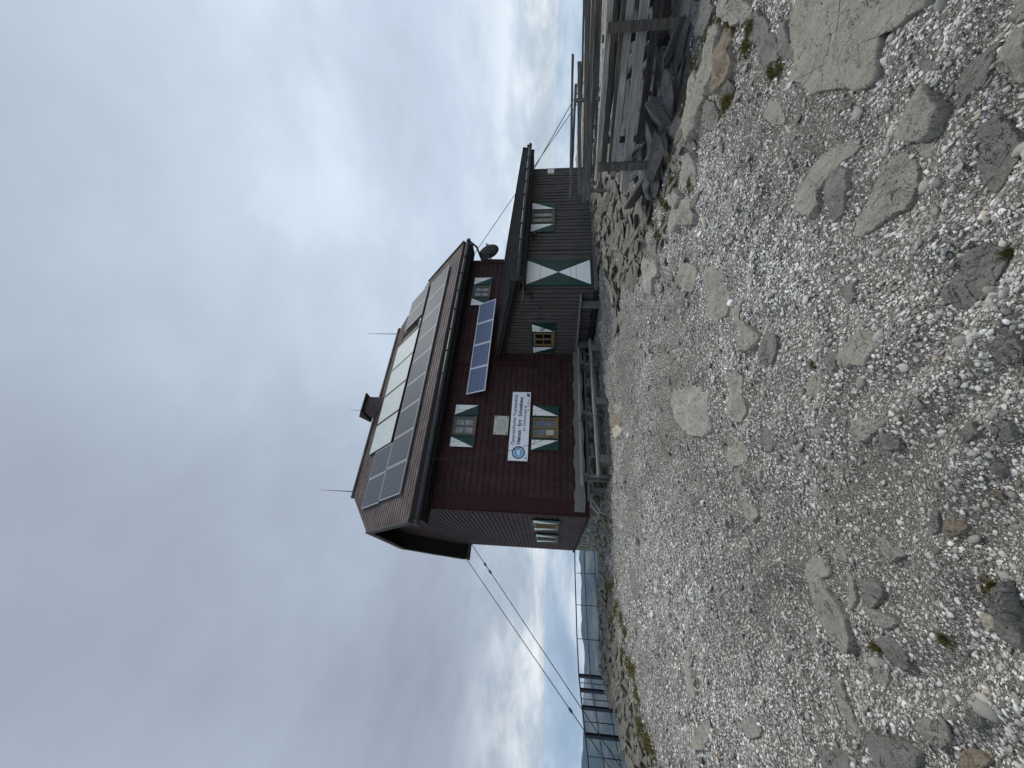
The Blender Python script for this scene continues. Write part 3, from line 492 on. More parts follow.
v,f=polar('v',np.concatenate([[110.],np.geomspace(118,9800,190)]),420,valley_z,None)
k=NT('valley_slopes'); p=k.pos('world'); n1=k.noise(p,.0011,9,.62); n2=k.noise(p,.009,8,.7)
c=k.ramp(n1,[(.44,(.012,.022,.02)),(.52,(.03,.042,.03)),(.58,(.10,.085,.07)),(.68,(.22,.19,.165))])
c=k.mix(.4,c,k.ramp(n2,[(.45,(.015,.022,.018)),(.66,(.20,.175,.14))]))
M['valley']=k.fin(c,.95,None,.1)
tag(npmesh('valley',v,f,M['valley']),kind='structure')

# the air over the valley
hz=MB(); hz.box(-12500,12500,-12500,12500,-1500,16)
k=NT('air'); k.t.nodes.remove(k.b); pv=k.n('ShaderNodeVolumePrincipled'); pv.inputs['Color'].default_value=(.42,.70,1,1); pv.inputs['Density'].default_value=HAZE; pv.inputs['Anisotropy'].default_value=.2
k.l(pv.outputs[0],k.out.inputs['Volume'])
if HAZE: tag(hz.build('haze',k.m),kind='stuff')

# ------------------------------------------------------------------ embedded rocks
def poly_dist_inside(px,py,P):
    P=np.array(P); inside=np.zeros(len(px),bool); n=len(P)
    for i in range(n):
        x0,y0=P[i]; x1,y1=P[(i+1)%n]
        c=((y0>py)!=(y1>py))&(px<(x1-x0)*(py-y0)/((y1-y0) if y1!=y0 else 1e-9)+x0)
        inside^=c
    return inside
def rock(label,h,tone,P,idx):
    P=[Vector((a,b)) for a,b in P]; c=sum(P,Vector((0,0)))/len(P)
    size=max((q-c).length for q in P)
    rr_=random.Random(idx*13+5)
    # denser, slightly broken outline
    out=[]; n=len(P); per=sum((P[(i+1)%n]-P[i]).length for i in range(n)); st=per/56
    for i in range(n):
        a,b=P[i],P[(i+1)%n]; m=max(2,int((b-a).length/st*1.5)+1)
        for q in range(m):
            out.append(a.lerp(b,q/m))
    m=len(out)
    sm=[(out[i-1]+out[i]*2.4+out[(i+1)%m])/4.4 for i in range(m)]
    sm=[q+Vector((mn.noise(Vector((q.x/size*7,q.y/size*7,idx))),mn.noise(Vector((q.x/size*7,q.y/size*7,idx+50)))))*size*.06+Vector((mn.noise(Vector((q.x/size*22,q.y/size*22,idx+9))),mn.noise(Vector((q.x/size*22,q.y/size*22,idx+70)))))*size*.013 for q in sm]
    z0=G1(c.x,c.y); hh=h
    tilt=Vector((rr_.uniform(-1,1),rr_.uniform(-1,1)))*min(.12,h/max(size,.05)*.6)
    rings=[(1.03,-.9,0),(1.015,-.1,.02),(1.005,.42,.05),(.99,.74,.07),(.965,.90,.08),(.92,.96,.08),(.86,.99,.09),(.78,1.0,.1),(.68,1.02,.10),(.57,1.02,.1),(.46,1.03,.10),(.34,1.04,.1),(.22,1.04,.1),(.10,1.04,.1)]
    planes=[(rr_.uniform(0,6.28),rr_.uniform(.95,1.25),rr_.uniform(.2,.8)) for _ in range(6)]
    QX=np.array([c.x+(q.x-c.x)*s for s,_,_ in rings for q in sm]); QY=np.array([c.y+(q.y-c.y)*s for s,_,_ in rings for q in sm]); GL=G(QX,QY)
    mb=MB(); V=[]
    for s,hf,nz in rings:
        for q in sm:
            x,y=c.x+(q.x-c.x)*s,c.y+(q.y-c.y)*s
            w=Vector((x/size*2.2,y/size*2.2,idx*3.1))
            nn=mn.fractal(w,.8,2.1,4)*nz*4+ abs(mn.noise(w*2.6))*nz*2.0+mn.fractal(Vector((w.x*1.5,w.y*7,w.z)),.7,2.1,3)*nz*2.2
            ledge=.22*math.floor(2.2*mn.noise(Vector((x/size*1.1+idx,y/size*1.1,7))))*nz*5
            zt_=hh*hf
            if hf>0:
                dx,dy=(x-c.x)/size,(y-c.y)/size
                for ang,lv,sl_ in planes: zt_=min(zt_,hh*(lv-sl_*(dx*math.cos(ang)+dy*math.sin(ang))))
            z=z0*.35+GL[len(V)]*.65+zt_+hh*(nn*.55+ledge)+(tilt.x*(x-c.x)+tilt.y*(y-c.y))*(1 if hf>0 else 0)
            V.append((x-c.x,y-c.y,z-z0))
    k_=len(rings); V.append((0,0,hh*1.04)); F=[]
    for i in range(k_-1):
        for j in range(m): F.append((i*m+j,i*m+(j+1)%m,(i+1)*m+(j+1)%m,(i+1)*m+j))
    for j in range(m): F.append(((k_-1)*m+j,(k_-1)*m+(j+1)%m,k_*m))
    mb.add(V,F,0,True)
    o=mb.build('rock',ROCKM[tone]); o.location=(c.x,c.y,z0)
    return tag(o,label,'rock','rocks bedded in the gravel yard')
for i,(lab,h,tone,P) in enumerate(ROCKS): rock(lab,h*(.55 if (h<.1 and P[0][1]<3) else (.75 if P[0][0]<1.9 else 1.05)),tone,P,i+1)

# ------------------------------------------------------------------ loose gravel
rng=np.random.default_rng(11)
def ico(sub):
    t=(1+5**.5)/2
    v=np.array([(-1,t,0),(1,t,0),(-1,-t,0),(1,-t,0),(0,-1,t),(0,1,t),(0,-1,-t),(0,1,-t),(t,0,-1),(t,0,1),(-t,0,-1),(-t,0,1)],float); v/=np.linalg.norm(v[0])
    f=[(0,11,5),(0,5,1),(0,1,7),(0,7,10),(0,10,11),(1,5,9),(5,11,4),(11,10,2),(10,7,6),(7,1,8),(3,9,4),(3,4,2),(3,2,6),(3,6,8),(3,8,9),(4,9,5),(2,4,11),(6,2,10),(8,6,7),(9,8,1)]
    for _ in range(sub):
        V=[tuple(q) for q in v]; mid={}; nf=[]
        def m(a,b):
            kk=(min(a,b),max(a,b))
            if kk not in mid:
                q=(np.array(V[a])+np.array(V[b])); V.append(tuple(q/np.linalg.norm(q))); mid[kk]=len(V)-1
            return mid[kk]
        for a,b,c in f:
            ab,bc,ca=m(a,b),m(b,c),m(c,a); nf+=[(a,ab,ca),(b,bc,ab),(c,ca,bc),(ab,bc,ca)]
        v=np.array(V); f=nf
    return v,np.array(f)
PT=np.array([(.90,.885,.84),(.80,.78,.725),(.60,.58,.53),(.44,.425,.385),(.31,.30,.27),(.19,.183,.165),(.62,.54,.40),(.36,.26,.17),(.44,.47,.49)])
def stones(name,x,y,size,sub,label,cat,flat=(.35,.75),sink=.25,probs=(.12,.14,.17,.21,.20,.12,.016,.003,.010),tones=PT,mat=None,angular=.22,elong=(1.,1.9),smooth=None):
    n=len(x); v0,f0=ico(sub); nv=len(v0)
    protos=[]
    for q in range(24):
        j=rng.normal(size=(nv,3))*angular*(1 if sub<1 else .5)
        d=rng.normal(size=(5,3)); d/=np.linalg.norm(d,axis=1)[:,None]
        vv=v0*(1+.0)+j*.35
        for e in d:                                   # knock flats on it
            s=vv@e; lim=rng.uniform(.55,.85); vv=vv-np.maximum(s-lim,0)[:,None]*e
        protos.append(vv)
    protos=np.array(protos); V=protos[rng.integers(0,24,n)]
    el=rng.uniform(elong[0],elong[1],n)**.5
    S=np.stack([size*el,size/el,size*rng.uniform(*flat,n)],1)*.5
    V=V*S[:,None,:]
    tx=rng.normal(size=n)*.22; ty=rng.normal(size=n)*.22
    V[:,:,2]+=V[:,:,0]*tx[:,None]+V[:,:,1]*ty[:,None]
    a=rng.uniform(0,2*np.pi,n); c,s=np.cos(a)[:,None],np.sin(a)[:,None]
    X=V[:,:,0]*c-V[:,:,1]*s; Y=V[:,:,0]*s+V[:,:,1]*c
    z=G(x,y)+S[:,2]*(1-2*sink)
    V=np.stack([X+x[:,None],Y+y[:,None],V[:,:,2]+z[:,None]],-1).reshape(-1,3)
    F=(f0[None]+(np.arange(n)*nv)[:,None,None]).reshape(-1,3)
    T=tones[rng.choice(len(tones),n,p=np.array(probs)/sum(probs))]*rng.uniform(.82,1.15,n)[:,None]
    if mat is None:
        pp=patch(x,y); dd=.45*(1-pp)[:,None]; T=T*(1-dd)*(1+.22*(pp-.65))[:,None]+np.array([.15,.132,.10])*dd
    T=np.repeat(np.clip(T,0,.9),nv,0)
    o=npmesh(name,V,F,mat or M['pebble'],T,smooth=(sub>0) if smooth is None else smooth)
    return tag(o,label,cat,kind='stuff')
def scatter(r0,r1,dens,smin,smax,pw,a0=-53,a1=53,cov=1.):
    area=(r1*r1-r0*r0)*R(a1-a0)/2; n=int(area*dens)
    rr=np.sqrt(rng.uniform(r0*r0,r1*r1,n)); th=rng.uniform(R(a0),R(a1),n); x=rr*np.sin(th); y=rr*np.cos(th)
    u=rng.uniform(0,1,n); size=smin*(smax/smin)**(u**pw)
    keep=rng.uniform(0,1,n)<(.12+.88*patch(x,y))*cov
    keep&=(x>np.interp(y,[8.5,9.5,10.6,12],[-5.9,-6.,-5.5,-4.8]))
    # nothing inside the hut (front face line) or on top of the rocks
    lt=(x+3.971)*.8599+(y-12)*.5105; ls=(x+3.971)*.5105-(y-12)*.8599
    keep&=~((ls<.35)&(lt>-.1)); keep&=~((ls<3.65)&(lt>6.)&(lt<12.7))
    fb=(x-3.1)*.65+(y-5.6)*.76; fa=(x-3.1)*.76-(y-5.6)*.65; keep&=~((fb>.0)&(fb<3.3)&(fa>-.7))
    x,y,size=x[keep],y[keep],size[keep]
    bad=np.zeros(len(x),bool)
    for lab,h,tone,P in ROCKS:
        Q=np.array(P); c=Q.mean(0); Q=c+(Q-c)*.86
        near=np.where((np.abs(x-c[0])<1.2)&(np.abs(y-c[1])<1.6))[0]
        if len(near): bad[near]|=poly_dist_inside(x[near],y[near],Q)
    return x[~bad],y[~bad],size[~bad]
if DETAIL:
    x,y,s=scatter(1.0,2.6,8200,.0055,.029,2.9); stones('gravel',x,y,s,1,'white and grey loose pebbles close to the viewer','gravel')
    x,y,s=scatter(2.6,5.0,3600,.008,.033,2.6); stones('gravel',x,y,s,0,'pale loose gravel in the middle of the yard','gravel')
    x,y,s=scatter(5.0,13.5,620,.014,.050,2.2); stones('gravel',x,y,s,0,'pale loose gravel in front of the hut','gravel')
    x,y,s=scatter(1.1,6.0,75,.03,.075,2.0); stones('cobbles',x,y,s,1,'larger loose stones scattered among the gravel','stones',flat=(.3,.6),sink=.3,probs=(.006,.02,.12,.34,.32,.17,.004,.003,.003))
    x,y,s=scatter(5.,13.,7,.05,.14,2.2); stones('cobbles',x,y,s,1,'larger loose stones in front of the hut','stones',flat=(.2,.45),sink=.35,probs=(.005,.02,.12,.30,.30,.15,.004,.0,.0))
RT=np.array([(.30,.29,.265),(.22,.215,.2),(.15,.148,.14),(.38,.37,.35),(.10,.09,.06)])
def rub(n,fx,smin,smax,label,flat=(.15,.4),mat=None):
    x,y=fx(n); s=smin*(smax/smin)**(rng.uniform(0,1,n)**1.5)
    stones('rubble',x,y,s,1,label,'rubble',flat=flat,sink=.2,probs=(.3,.3,.2,.1,.1),tones=RT,mat=mat or M['rubble'],angular=.5,elong=(1.2,2.6),smooth=False)
def edge_line(n):
    y=rng.uniform(3.,12.8,n); x0=np.maximum(xe0(y),np.interp(y,[10.7,11.2,12.1,12.8],[-8.1,-7.8,-6.7,-5.0]))-.3; x1=np.interp(y,[3,8.5,9.5,10.6,12,13.5],[-5.9,-5.9,-5.9,-5.5,-4.6,-4.6])
    x=x0+(x1-x0+.3)*rng.beta(1.1,1.5,n)
    return x,y
rub(5200,edge_line,.05,.28,'broken schist rubble along the edge of the plateau',flat=(.2,.55))
def near_annex(n):
    t=rng.uniform(6.6,12.8,n); s=3.75+np.abs(rng.normal(size=n))*1.1
    return -3.971+.8599*t+.5105*s, 12+.5105*t-.8599*s
rub(900,near_annex,.08,.5,'flat rock fragments heaped below the grey annex',flat=(.12,.3))
def fence_bank(n):
    a=rng.uniform(-.35,2.6,n); b=rng.uniform(-.15,3.2,n)
    return 3.1+.76*a+b*.65, 5.6-.65*a+b*.76
rub(1500,fence_bank,.12,.75,'dark slate fragments around the near wooden fence',flat=(.14,.4),mat=ROCKM[5])
def outcrop(n):
    T=np.array([[(3.0,6.2),(1.9,7.2),(2.6,9.)],[(3.0,6.2),(2.6,9.),(5.2,9.6)],[(2.6,9.),(1.3,9.2),(4.4,11.3)],[(5.2,9.6),(2.6,9.),(4.4,11.3)]])
    k_=rng.integers(0,4,n); u=rng.uniform(0,1,n); v=rng.uniform(0,1,n); f=u+v>1; u[f]=1-u[f]; v[f]=1-v[f]
    P=T[k_,0]+(T[k_,1]-T[k_,0])*u[:,None]+(T[k_,2]-T[k_,0])*v[:,None]; return P[:,0],P[:,1]
rub(760,outcrop,.10,.5,'layered grey rock breaking through between fence and annex',flat=(.08,.2))
def verge(n):
    a=rng.uniform(0,1,n); b=rng.normal(size=n)*.35
    return 1.9+a*1.9+b*.6, 6.2-a*2.9+b*.6
rub(200,verge,.05,.22,'grey rock chips in the mossy verge',flat=(.12,.3))
def by_found(n):
    t=rng.uniform(-1.2,5.8,n); s=rng.uniform(.1,.75,n)
    return -3.971+.8599*t+.5105*s, 12+.5105*t-.8599*s
rub(170,by_found,.08,.32,'grey stones along the foot of the hut wall',flat=(.3,.6))

# moss and turf: small tufts of blades
def moss(name,spots,label,hgt=.03):
    V=[];F=[]
    for cx,cy,rad,n in spots:
        n=int(n)
        a=rng.uniform(0,2*np.pi,n); q=rad*np.abs(rng.normal(size=n))*.55; x=cx+q*np.cos(a); y=cy+q*np.sin(a); z=G(x,y)+.004
        h=hgt*rng.uniform(.3,1.3,n)*np.clip(1.2-q/rad,.3,1); th=rng.uniform(0,2*np.pi,n); wd=rng.uniform(.003,.008,n)*(1+rad*2); le=rng.uniform(-.02,.02,(n,2))
        for i in range(n):
            b=len(V); dx,dy=math.cos(th[i])*wd[i],math.sin(th[i])*wd[i]
            V+=[(x[i]-dx,y[i]-dy,z[i]-.02),(x[i]+dx,y[i]+dy,z[i]-.02),(x[i]+le[i,0]+dx*.3,y[i]+le[i,1]+dy*.3,z[i]+h[i])]; F.append((b,b+1,b+2))
    tag(npmesh(name,np.array(V),np.array(F),M['moss'],smooth=False),label,'moss',kind='stuff')
moss('moss',[(.50,1.55,.035,260),(.15,2.48,.03,160),(-.99,1.72,.03,120),(-1.21,1.99,.03,140),(-.69,1.53,.05,260)],'small olive moss tufts between the near stones')
sp_=[(3.23,3.54,.22,1500),(3.58,3.81,.25,1500),(2.8,3.31,.12,900),(2.98,4.3,.22,1400),(2.37,4.56,.2,900),(3.62,5.4,.3,1500),(2.83,3.19,.1,600),(4.48,5.45,.4,1500),(2.65,3.71,.14,900),(2.98,6.,.3,1000),(2.6,5.0,.2,900),(3.3,4.2,.2,1000),(2.3,2.95,.08,500)]+[(2.2+rng.uniform()*2.2,0,0.,0) for _ in range(0)]+[(3.0+a*1.25+o_*.6,4.95-a*1.35+o_*.6,.10,380) for a in np.linspace(-.6,1.05,14) for o_ in rng.uniform(-.35,.35,2)]
moss('moss',sp_,'olive moss filling the joints of the slab verge by the wooden fence',.045)
sp_=[(-5.27+rng.normal()*.5,5.5+q*.33,.3,420) for q in range(18)]+[(-4.5,11.5,.3,500),(-4.,11.7,.25,400),(-5.9,7.6,.4,700),(-6.,6.9,.4,700)]
moss('moss',sp_,'dry olive turf along the rubble edge of the plateau',.07)
# ------------------------------------------------------------------ the mountain hut
HO=(-3.971,12.,0.); HR=R(30.7)
def HW(t,s,z): return Vector((HO[0]+.8599*t+.5105*s, HO[1]+.5105*t-.8599*s, z))
hut=empty('mountain_hut',HO,HR,'brown shingled mountain hut with grey timber annex, green and white shutters','hut')
EZ=5.75; SL=.955; RS=-3.8
def zr(s): return EZ+SL*(.6-s) if s>=RS else EZ+SL*(.6-(2*RS-s))
# walls of the main house: shingle courses stand proud one over the other
mb=MB()
mb.prism([(-.0,.38),(7.6,.38),(7.6,5.75),(5.05,8.45),(2.55,8.45),(0,5.75)],0.02,11.18,'x')
c=.21; z=.38
while z<5.72:                                  # front courses, slanted outwards at their lower edge
    mb.add([(0,-.035,z),(11.2,-.035,z),(11.2,-.004,z+c),(0,-.004,z+c),(0,0.,z),(11.2,0,z)],[(0,1,2,3),(4,5,1,0)]); z+=c
mb.build('wall',M['wall'],hut)
mb=MB(); z=.38; c=.16
while z<8.6:
    def lim(zz):
        a=0.03 if zz<5.9 else (zz-EZ)/SL-.6+.25
        return a
    y0=lim(z+c); y1=7.6-y0+.0
    mb.add([(-.03,y0,z),(-.03,y1,z),(-.004,y1,z+c),(-.004,y0,z+c),(.02,y0,z),(.02,y1,z)],[(1,0,3,2),(0,1,5,4)]); z+=c
mb.build('side_wall',M['wallside'],hut)
# trims
mb=MB(); mb.box(-.06,.40,-.065,-.03,.36,5.4)
mb.build('corner_board',M['trim'],hut)
mb=MB(); mb.box(-.075,-.03,-.065,.10,.36,5.9); mb.build('corner_board',M['trim'],hut)
mb=MB(); mb.box(5.42,5.56,-.075,-.03,2.2,5.4); mb.build('batten',M['trim'],hut)
mb=MB(); mb.box(11.05,11.24,-.06,.05,.4,5.6); mb.build('corner_board',M['trim'],hut)
mb=MB(); mb.box(-.10,11.2,-.06,.0,.34,.40); mb.box(-.10,-.03,0.,7.6,.34,.40); mb.build('sill_beam',M['dark'],hut)
mb=MB(); mb.box(.02,11.18,.02,7.58,-3.4,.345); mb.box(-.02,6.1,-.05,.4,-.9,.33)
mb.build('foundation',M['foundation'],hut)
# roof with clipped gables
TL,TR,HT=-.6,11.8,1.85; zh=zr(-HT); rl,rr2=1.1,10.15; zt=zr(RS)
def rv(o): return [(TL,-.6,EZ-o),(TR,-.6,EZ-o),(TR,HT,zh-o),(rr2,-RS,zt-o),(rl,-RS,zt-o),(TL,HT,zh-o),
                   (TL,-2*RS-HT,zh-o),(TL,-2*RS+.6,EZ-o),(TR,-2*RS+.6,EZ-o),(TR,-2*RS-HT,zh-o)]
mb=MB(); 
tops=[(0,1,2,3,4,5),(5,4,6),(2,9,3),(6,4,3,9,8,7)]
mb.add(rv(0),tops,0)
mb.add(rv(.20),[f[::-1] for f in tops],1)
rim=[0,1,2,9,8,7,6,5]; V=rv(0)+rv(.20)
for a,b in zip(rim,rim[1:]+rim[:1]): mb.add([V[a],V[a+10],V[b+10],V[b]],[(0,1,2,3)],1)
n=0; s=.6
while s>RS+.12:                                 # shingle courses on the front slope
    s2=s-.13; 
    cl=lambda s_:( TL+max(0,(-HT-s_))*(rl-TL)/(-RS-HT), TR-max(0,(-HT-s_))*(TR-rr2)/(-RS-HT))
    a0,b0=cl(s); a1,b1=cl(s2)
    mb.add([(a0,-s,zr(s)+.035),(b0,-s,zr(s)+.035),(b1,-s2,zr(s2)+.008),(a1,-s2,zr(s2)+.008),(a0,-s,zr(s)),(b0,-s,zr(s))],[(0,1,2,3),(4,5,1,0)],0)
    s=s2
mb.build('roof',[M['roof'],M['dark']],hut)
mb=MB(); mb.tube([(rl-.1,-RS,zt+.02),(rr2+.1,-RS,zt+.02)],.09,8); mb.build('ridge_cap',M['roof'],hut)
def bb(a,b,name='barge_board'):
    m=MB(); a=Vector(a);b=Vector(b); m.plank(a,b,.05,.24,8,.004); m.build(name,M['barge'],hut)
bb((TL-.03,-.62,EZ-.08),(TL-.03,HT,zh-.08)); bb((TL-.03,-2*RS+.62,EZ-.08),(TL-.03,-2*RS-HT,zh-.08)); bb((TL-.03,HT,zh-.08),(TL-.03,-2*RS-HT,zh-.08))
bb((TR+.03,-.62,EZ-.08),(TR+.03,HT,zh-.08))
mb=MB(); mb.box(TL+.05,TR-.05,-.58,-.54,5.33,5.66); mb.box(TL+.05,TR-.05,-.55,.02,5.33,5.37); mb.build('eaves_box',M['dark'],hut)
mb=MB(); mb.tube([(TL-.12,-.69,5.47),(TR+.12,-.69,5.52)],.085,12)
for q in range(13): mb.box(TL+q*1.03,TL+q*1.03+.03,-.79,-.56,5.44,5.60)
gt=mb.build('gutter',M['gutter'],hut)
mb=MB(); mb.tube([(TR+.02,-.69,5.48),(TR-.12,-.45,5.15),(11.32,-.02,4.95),(11.32,.02,3.9)],.05,8); mb.build('downpipe',M['gutter'],hut)
mb=MB(); mb.tube([(TL-.05,-2*RS+.72,5.50),(TR,-2*RS+.72,5.52)],.085,10); mb.build('gutter',M['gutter'],hut)
# chimney clad in shingles with a hood
mb=MB(); mb.prism([(-.42,9.2),(.42,9.2),(.42,10.42),(-.42,10.42)],-.38,.38,'x')
ch=mb.build('chimney',M['roof'],hut); ch.location=(5.35,-RS,0)
mb=MB(); mb.prism([(-.58,10.40),(.58,10.40),(.58,10.47),(0,10.78),(-.58,10.47)],-.5,.5,'x'); mb.build('chimney_hood',M['annexroof'],ch)
# windows ---------------------------------------------------------------
def face_front(s0): return lambda a,b,z:(a,-s0-b,z)
def face_side(t0): return lambda a,b,z:(t0-b,-a,z)
def fbox(mb,F,a0,a1,b0,b1,z0,z1,mi=0):
    P=[F(a,b,z) for z in (z0,z1) for b in (b0,b1) for a in (a0,a1)]
    mb.add(P,[(0,1,3,2),(4,6,7,5),(0,4,5,1),(2,3,7,6),(0,2,6,4),(1,5,7,3)],mi)
def window(F,a0,a1,z0,z1,frame,glass,taper,wl=.42,wr=.42,left=True,right=True,bars=(1,1),paper=False,hw=None,shut_z=None):
    f=MB(); w_=.065
    for x0,x1,y0,y1 in ((a0,a1,z0,z0+w_),(a0,a1,z1-w_,z1),(a0,a0+w_,z0+w_,z1-w_),(a1-w_,a1,z0+w_,z1-w_)): fbox(f,F,x0,x1,-.02,.075,y0,y1)
    cx=(a0+a1)/2; cz=(z0+z1)/2
    fbox(f,F,cx-.03,cx+.03,-.02,.068,z0+w_,z1-w_)
    fbox(f,F,a0+w_,cx-.03,.0,.055,cz-.014,cz+.014); fbox(f,F,cx+.03,a1-w_,.0,.055,cz-.014,cz+.014)
    fbox(f,F,a0-.05,a1+.05,0.,.11,z0-.05,z0-.002)
    fo=f.build('window',frame,hut)
    g=MB(); 
    for x0,x1 in ((a0+w_,cx-.03),(cx+.03,a1-w_)):
        for y0,y1 in ((z0+w_,cz-.014),(cz+.014,z1-w_)): fbox(g,F,x0,x1,.012,.03,y0,y1)
    g.build('pane',glass,fo)
    if paper:
        g=MB(); fbox(g,F,a0+w_+.05,cx-.06,.031,.034,z0+w_+.05,cz-.04); g.build('notice_paper',M['cream'],fo)
    s=MB(); fbox(s,F,a0-.07,a0-.002,.0,.05,z0-.05,z1+.06); fbox(s,F,a1+.002,a1+.07,.0,.05,z0-.05,z1+.06); fbox(s,F,a0-.07,a1+.07,.0,.05,z1+.002,z1+.07); s.build('surround',M['green'],fo)
    y0,y1=shut_z or (z0-.06,z1+.05)
    for side,on,wd in (('l',left,wl),('r',right,wr)):
        if not on: continue
        m=MB()
        i=a0-.09 if side=='l' else a1+.09; o=i-wd if side=='l' else i+wd
        lo_,hi_=min(i,o),max(i,o)
        fbox(m,F,lo_,hi_,.035,.07,y0,y1,0)
        tip=i if taper=='in' else o
        e=.025
        ii=i+(e if side=='r' else -e)*0; 
        tri=[(i,y1-e),(o,y1-e),(tip,y0+e)]
        m.add([F(x,.074,zq) for x,zq in tri]+[F(x,.069,zq) for x,zq in tri],[(0,1,2),(3,5,4),(0,3,4,1),(1,4,5,2),(2,5,3,0)],1)
        # two boards, hinges
        mid=(lo_+hi_)/2
        fbox(m,F,mid-.004,mid+.004,.0741,.076,y0,y1,2)
        fbox(m,F,lo_,hi_,.071,.079,y0+.12,y0+.135,2) if False else None
        ob=m.build('shutter',[M['green'],M['white'],M['green']],hut)
        
        for zq in (y0+.1,y1-.13):
            hb=MB(); fbox(hb,F,min(i,i+(.07 if side=='r' else -.07)),max(i,i+(.07 if side=='r' else -.07)),.076,.082,zq,zq+.018); hb.build('hinge',M['steel'],ob)
FF=face_front(0.0)
window(lambda a,b,z:FF(a,b+.03,z),2.47,3.14,4.24,4.99,M['framegrey'],M['glasslight'],'out',.36,.40)
window(lambda a,b,z:FF(a,b+.03,z),8.92,9.56,4.36,5.07,M['framegrey'],M['glasslight'],'out',.38,.42)
window(lambda a,b,z:FF(a,b+.03,z),2.46,3.20,1.36,2.19,M['frame'],M['glassmid'],'in',.36,.40,paper=True)
FA=face_front(3.5)
window(lambda a,b,z:FA(a,b+.02,z),9.12,9.78,1.64,2.41,M['framegrey'],M['glasslight'],'in',.40,.38,shut_z=(1.58,2.44))
FS=face_side(6.05)
window(lambda a,b,z:FS(a,b+.02,z),.60,1.36,1.56,2.27,M['frame'],M['glassdark'],'in',.36,.40,shut_z=(1.48,2.33))
FL=face_side(0.)
window(lambda a,b,z:FL(a,b+.02,z),-2.0,-1.3,1.28,2.06,M['frame'],M['glassmid'],'in',.42,.42)
window(lambda a,b,z:FL(a,b+.02,z),-4.6,-3.9,1.24,2.02,M['framegrey'],M['glasslight'],'in',.42,.42)
# annex: vertical boards with battens -------------------------------------
def za(s): return 3.62-.226*s       # underside line of the lean-to roof
mb=MB(); mb.prism([(-3.48,.2),(2.8,.2),(2.8,za(-2.8)-.12),(-3.48,za(3.48)-.02)],6.07,12.48,'x')
mb.build('annex_wall',M['boardback'],hut)
m=MB(); t=6.05
while t<12.5:
    wd=rnd.uniform(.115,.15); 
    z0=.34+rnd.uniform(-.05,.02)
    m.plank((t+wd/2,-3.515,z0),(t+wd/2,-3.515,2.60),wd,.05,4,.004,up=(0,-1,0)); t+=wd+rnd.uniform(.032,.058)
m.build('annex_cladding',M['board'],hut)
m=MB(); s=3.45
while s>.05:
    wd=rnd.uniform(.12,.155)
    m.plank((6.035,-s+wd/2,.33+rnd.uniform(-.03,.03)),(6.035,-s+wd/2,za(s-wd)-.03),wd,.05,4,.004,up=(-1,0,0)); s-=wd+rnd.uniform(.03,.05)
m.build('annex_cladding',M['board'],hut)
m=MB(); s=3.45
while s>-2.6:
    wd=rnd.uniform(.12,.155)
    m.plank((12.515,-s+wd/2,.2),(12.515,-s+wd/2,za(s)-.03),wd,.05,3,.004,up=(1,0,0)); s-=wd+.04
m.build('annex_cladding',M['board'],hut)
def ra(s,o): return za(s)+.14+o
mb=MB(); A0,A1=5.78,12.95
mb.prism([(-4.08,ra(4.08,-.15)),(3.,ra(-3.,-.15)),(3.,ra(-3.,0)),(-4.08,ra(4.08,0))],A0,A1,'x')
s=4.08
while s>-2.9:
    s2=s-.22; mb.add([(A0-.02,-s,ra(s,.04)),(A1+.02,-s,ra(s,.04)),(A1+.02,-s2,ra(s2,.006)),(A0-.02,-s2,ra(s2,.006)),(A0-.02,-s,ra(s,-.01)),(A1+.02,-s,ra(s,-.01))],[(0,1,2,3),(4,5,1,0)],0); s=s2
mb.build('annex_roof',M['annexroof'],hut)
m=MB(); m.plank((A0-.05,-4.12,ra(4.12,-.05)),(A0-.05,-.05,ra(0.05,-.05)),.04,.17,8,.004); m.build('barge_board',M['dark'],hut)
m=MB(); m.plank((A0+.14,-3.95,ra(3.95,-.24)),(A0+.14,.0,ra(0,-.24)),.09,.12,8,.004); m.build('rafter',M['dark'],hut)
m=MB(); m.plank((A1+.03,-4.12,ra(4.12,-.06)),(A1+.03,2.9,ra(-2.9,-.06)),.04,.24,8,.004); m.build('barge_board',M['dark'],hut)
m=MB(); m.box(A0,A1,-4.06,-4.02,2.44,2.66); m.box(A0,A1,-4.03,-3.45,2.46,2.49); m.build('eaves_board',M['dark'],hut)
m=MB(); m.tube([(A0-.05,-4.19,2.63),(A1+.12,-4.19,2.60)],.065,10)
for q in range(10): m.box(A0+.1+q*.78,A0+.13+q*.78,-4.26,-4.06,2.58,2.72)
m.build('gutter',M['gutter'],hut)
m=MB(); m.tube([(A0+.1,-4.15,2.60),(6.0,-3.75,2.5),(5.98,-3.2,2.55),(5.98,-2.9,2.62)],.035,8); m.build('overflow_pipe',M['graywd'],hut)
# big double door with hour glass painting
d=MB(); F=FA; dz0,dz1=.42,2.47; da,db=6.10,7.22
fbox(d,F,da,db,.045,.09,dz0,dz1,0)
cx,cz=(da+db)/2,(dz0+dz1)/2
for tri in (((da+.02,dz1-.02),(cx,cz+.005),(db-.02,dz1-.02)),((da+.02,dz0+.02),(db-.02,dz0+.02),(cx,cz-.005))):
    d.add([F(x,.094,q) for x,q in tri]+[F(x,.089,q) for x,q in tri],[(0,1,2),(3,5,4),(0,3,4,1),(1,4,5,2),(2,5,3,0)],1)
for zq in (.88,1.04,2.0): fbox(d,F,da+.01,db-.01,.0905,.0955,zq,zq+.008,2)
do=d.build('door',[M['green'],M['white'],M['boardback']],hut)
for zq in (.85,1.98):
    for a_ in (da-.03,db-.11): 
        h_=MB(); fbox(h_,F,a_,a_+.14,.097,.115,zq,zq+.045); h_.build('hinge',M['steel'],do)
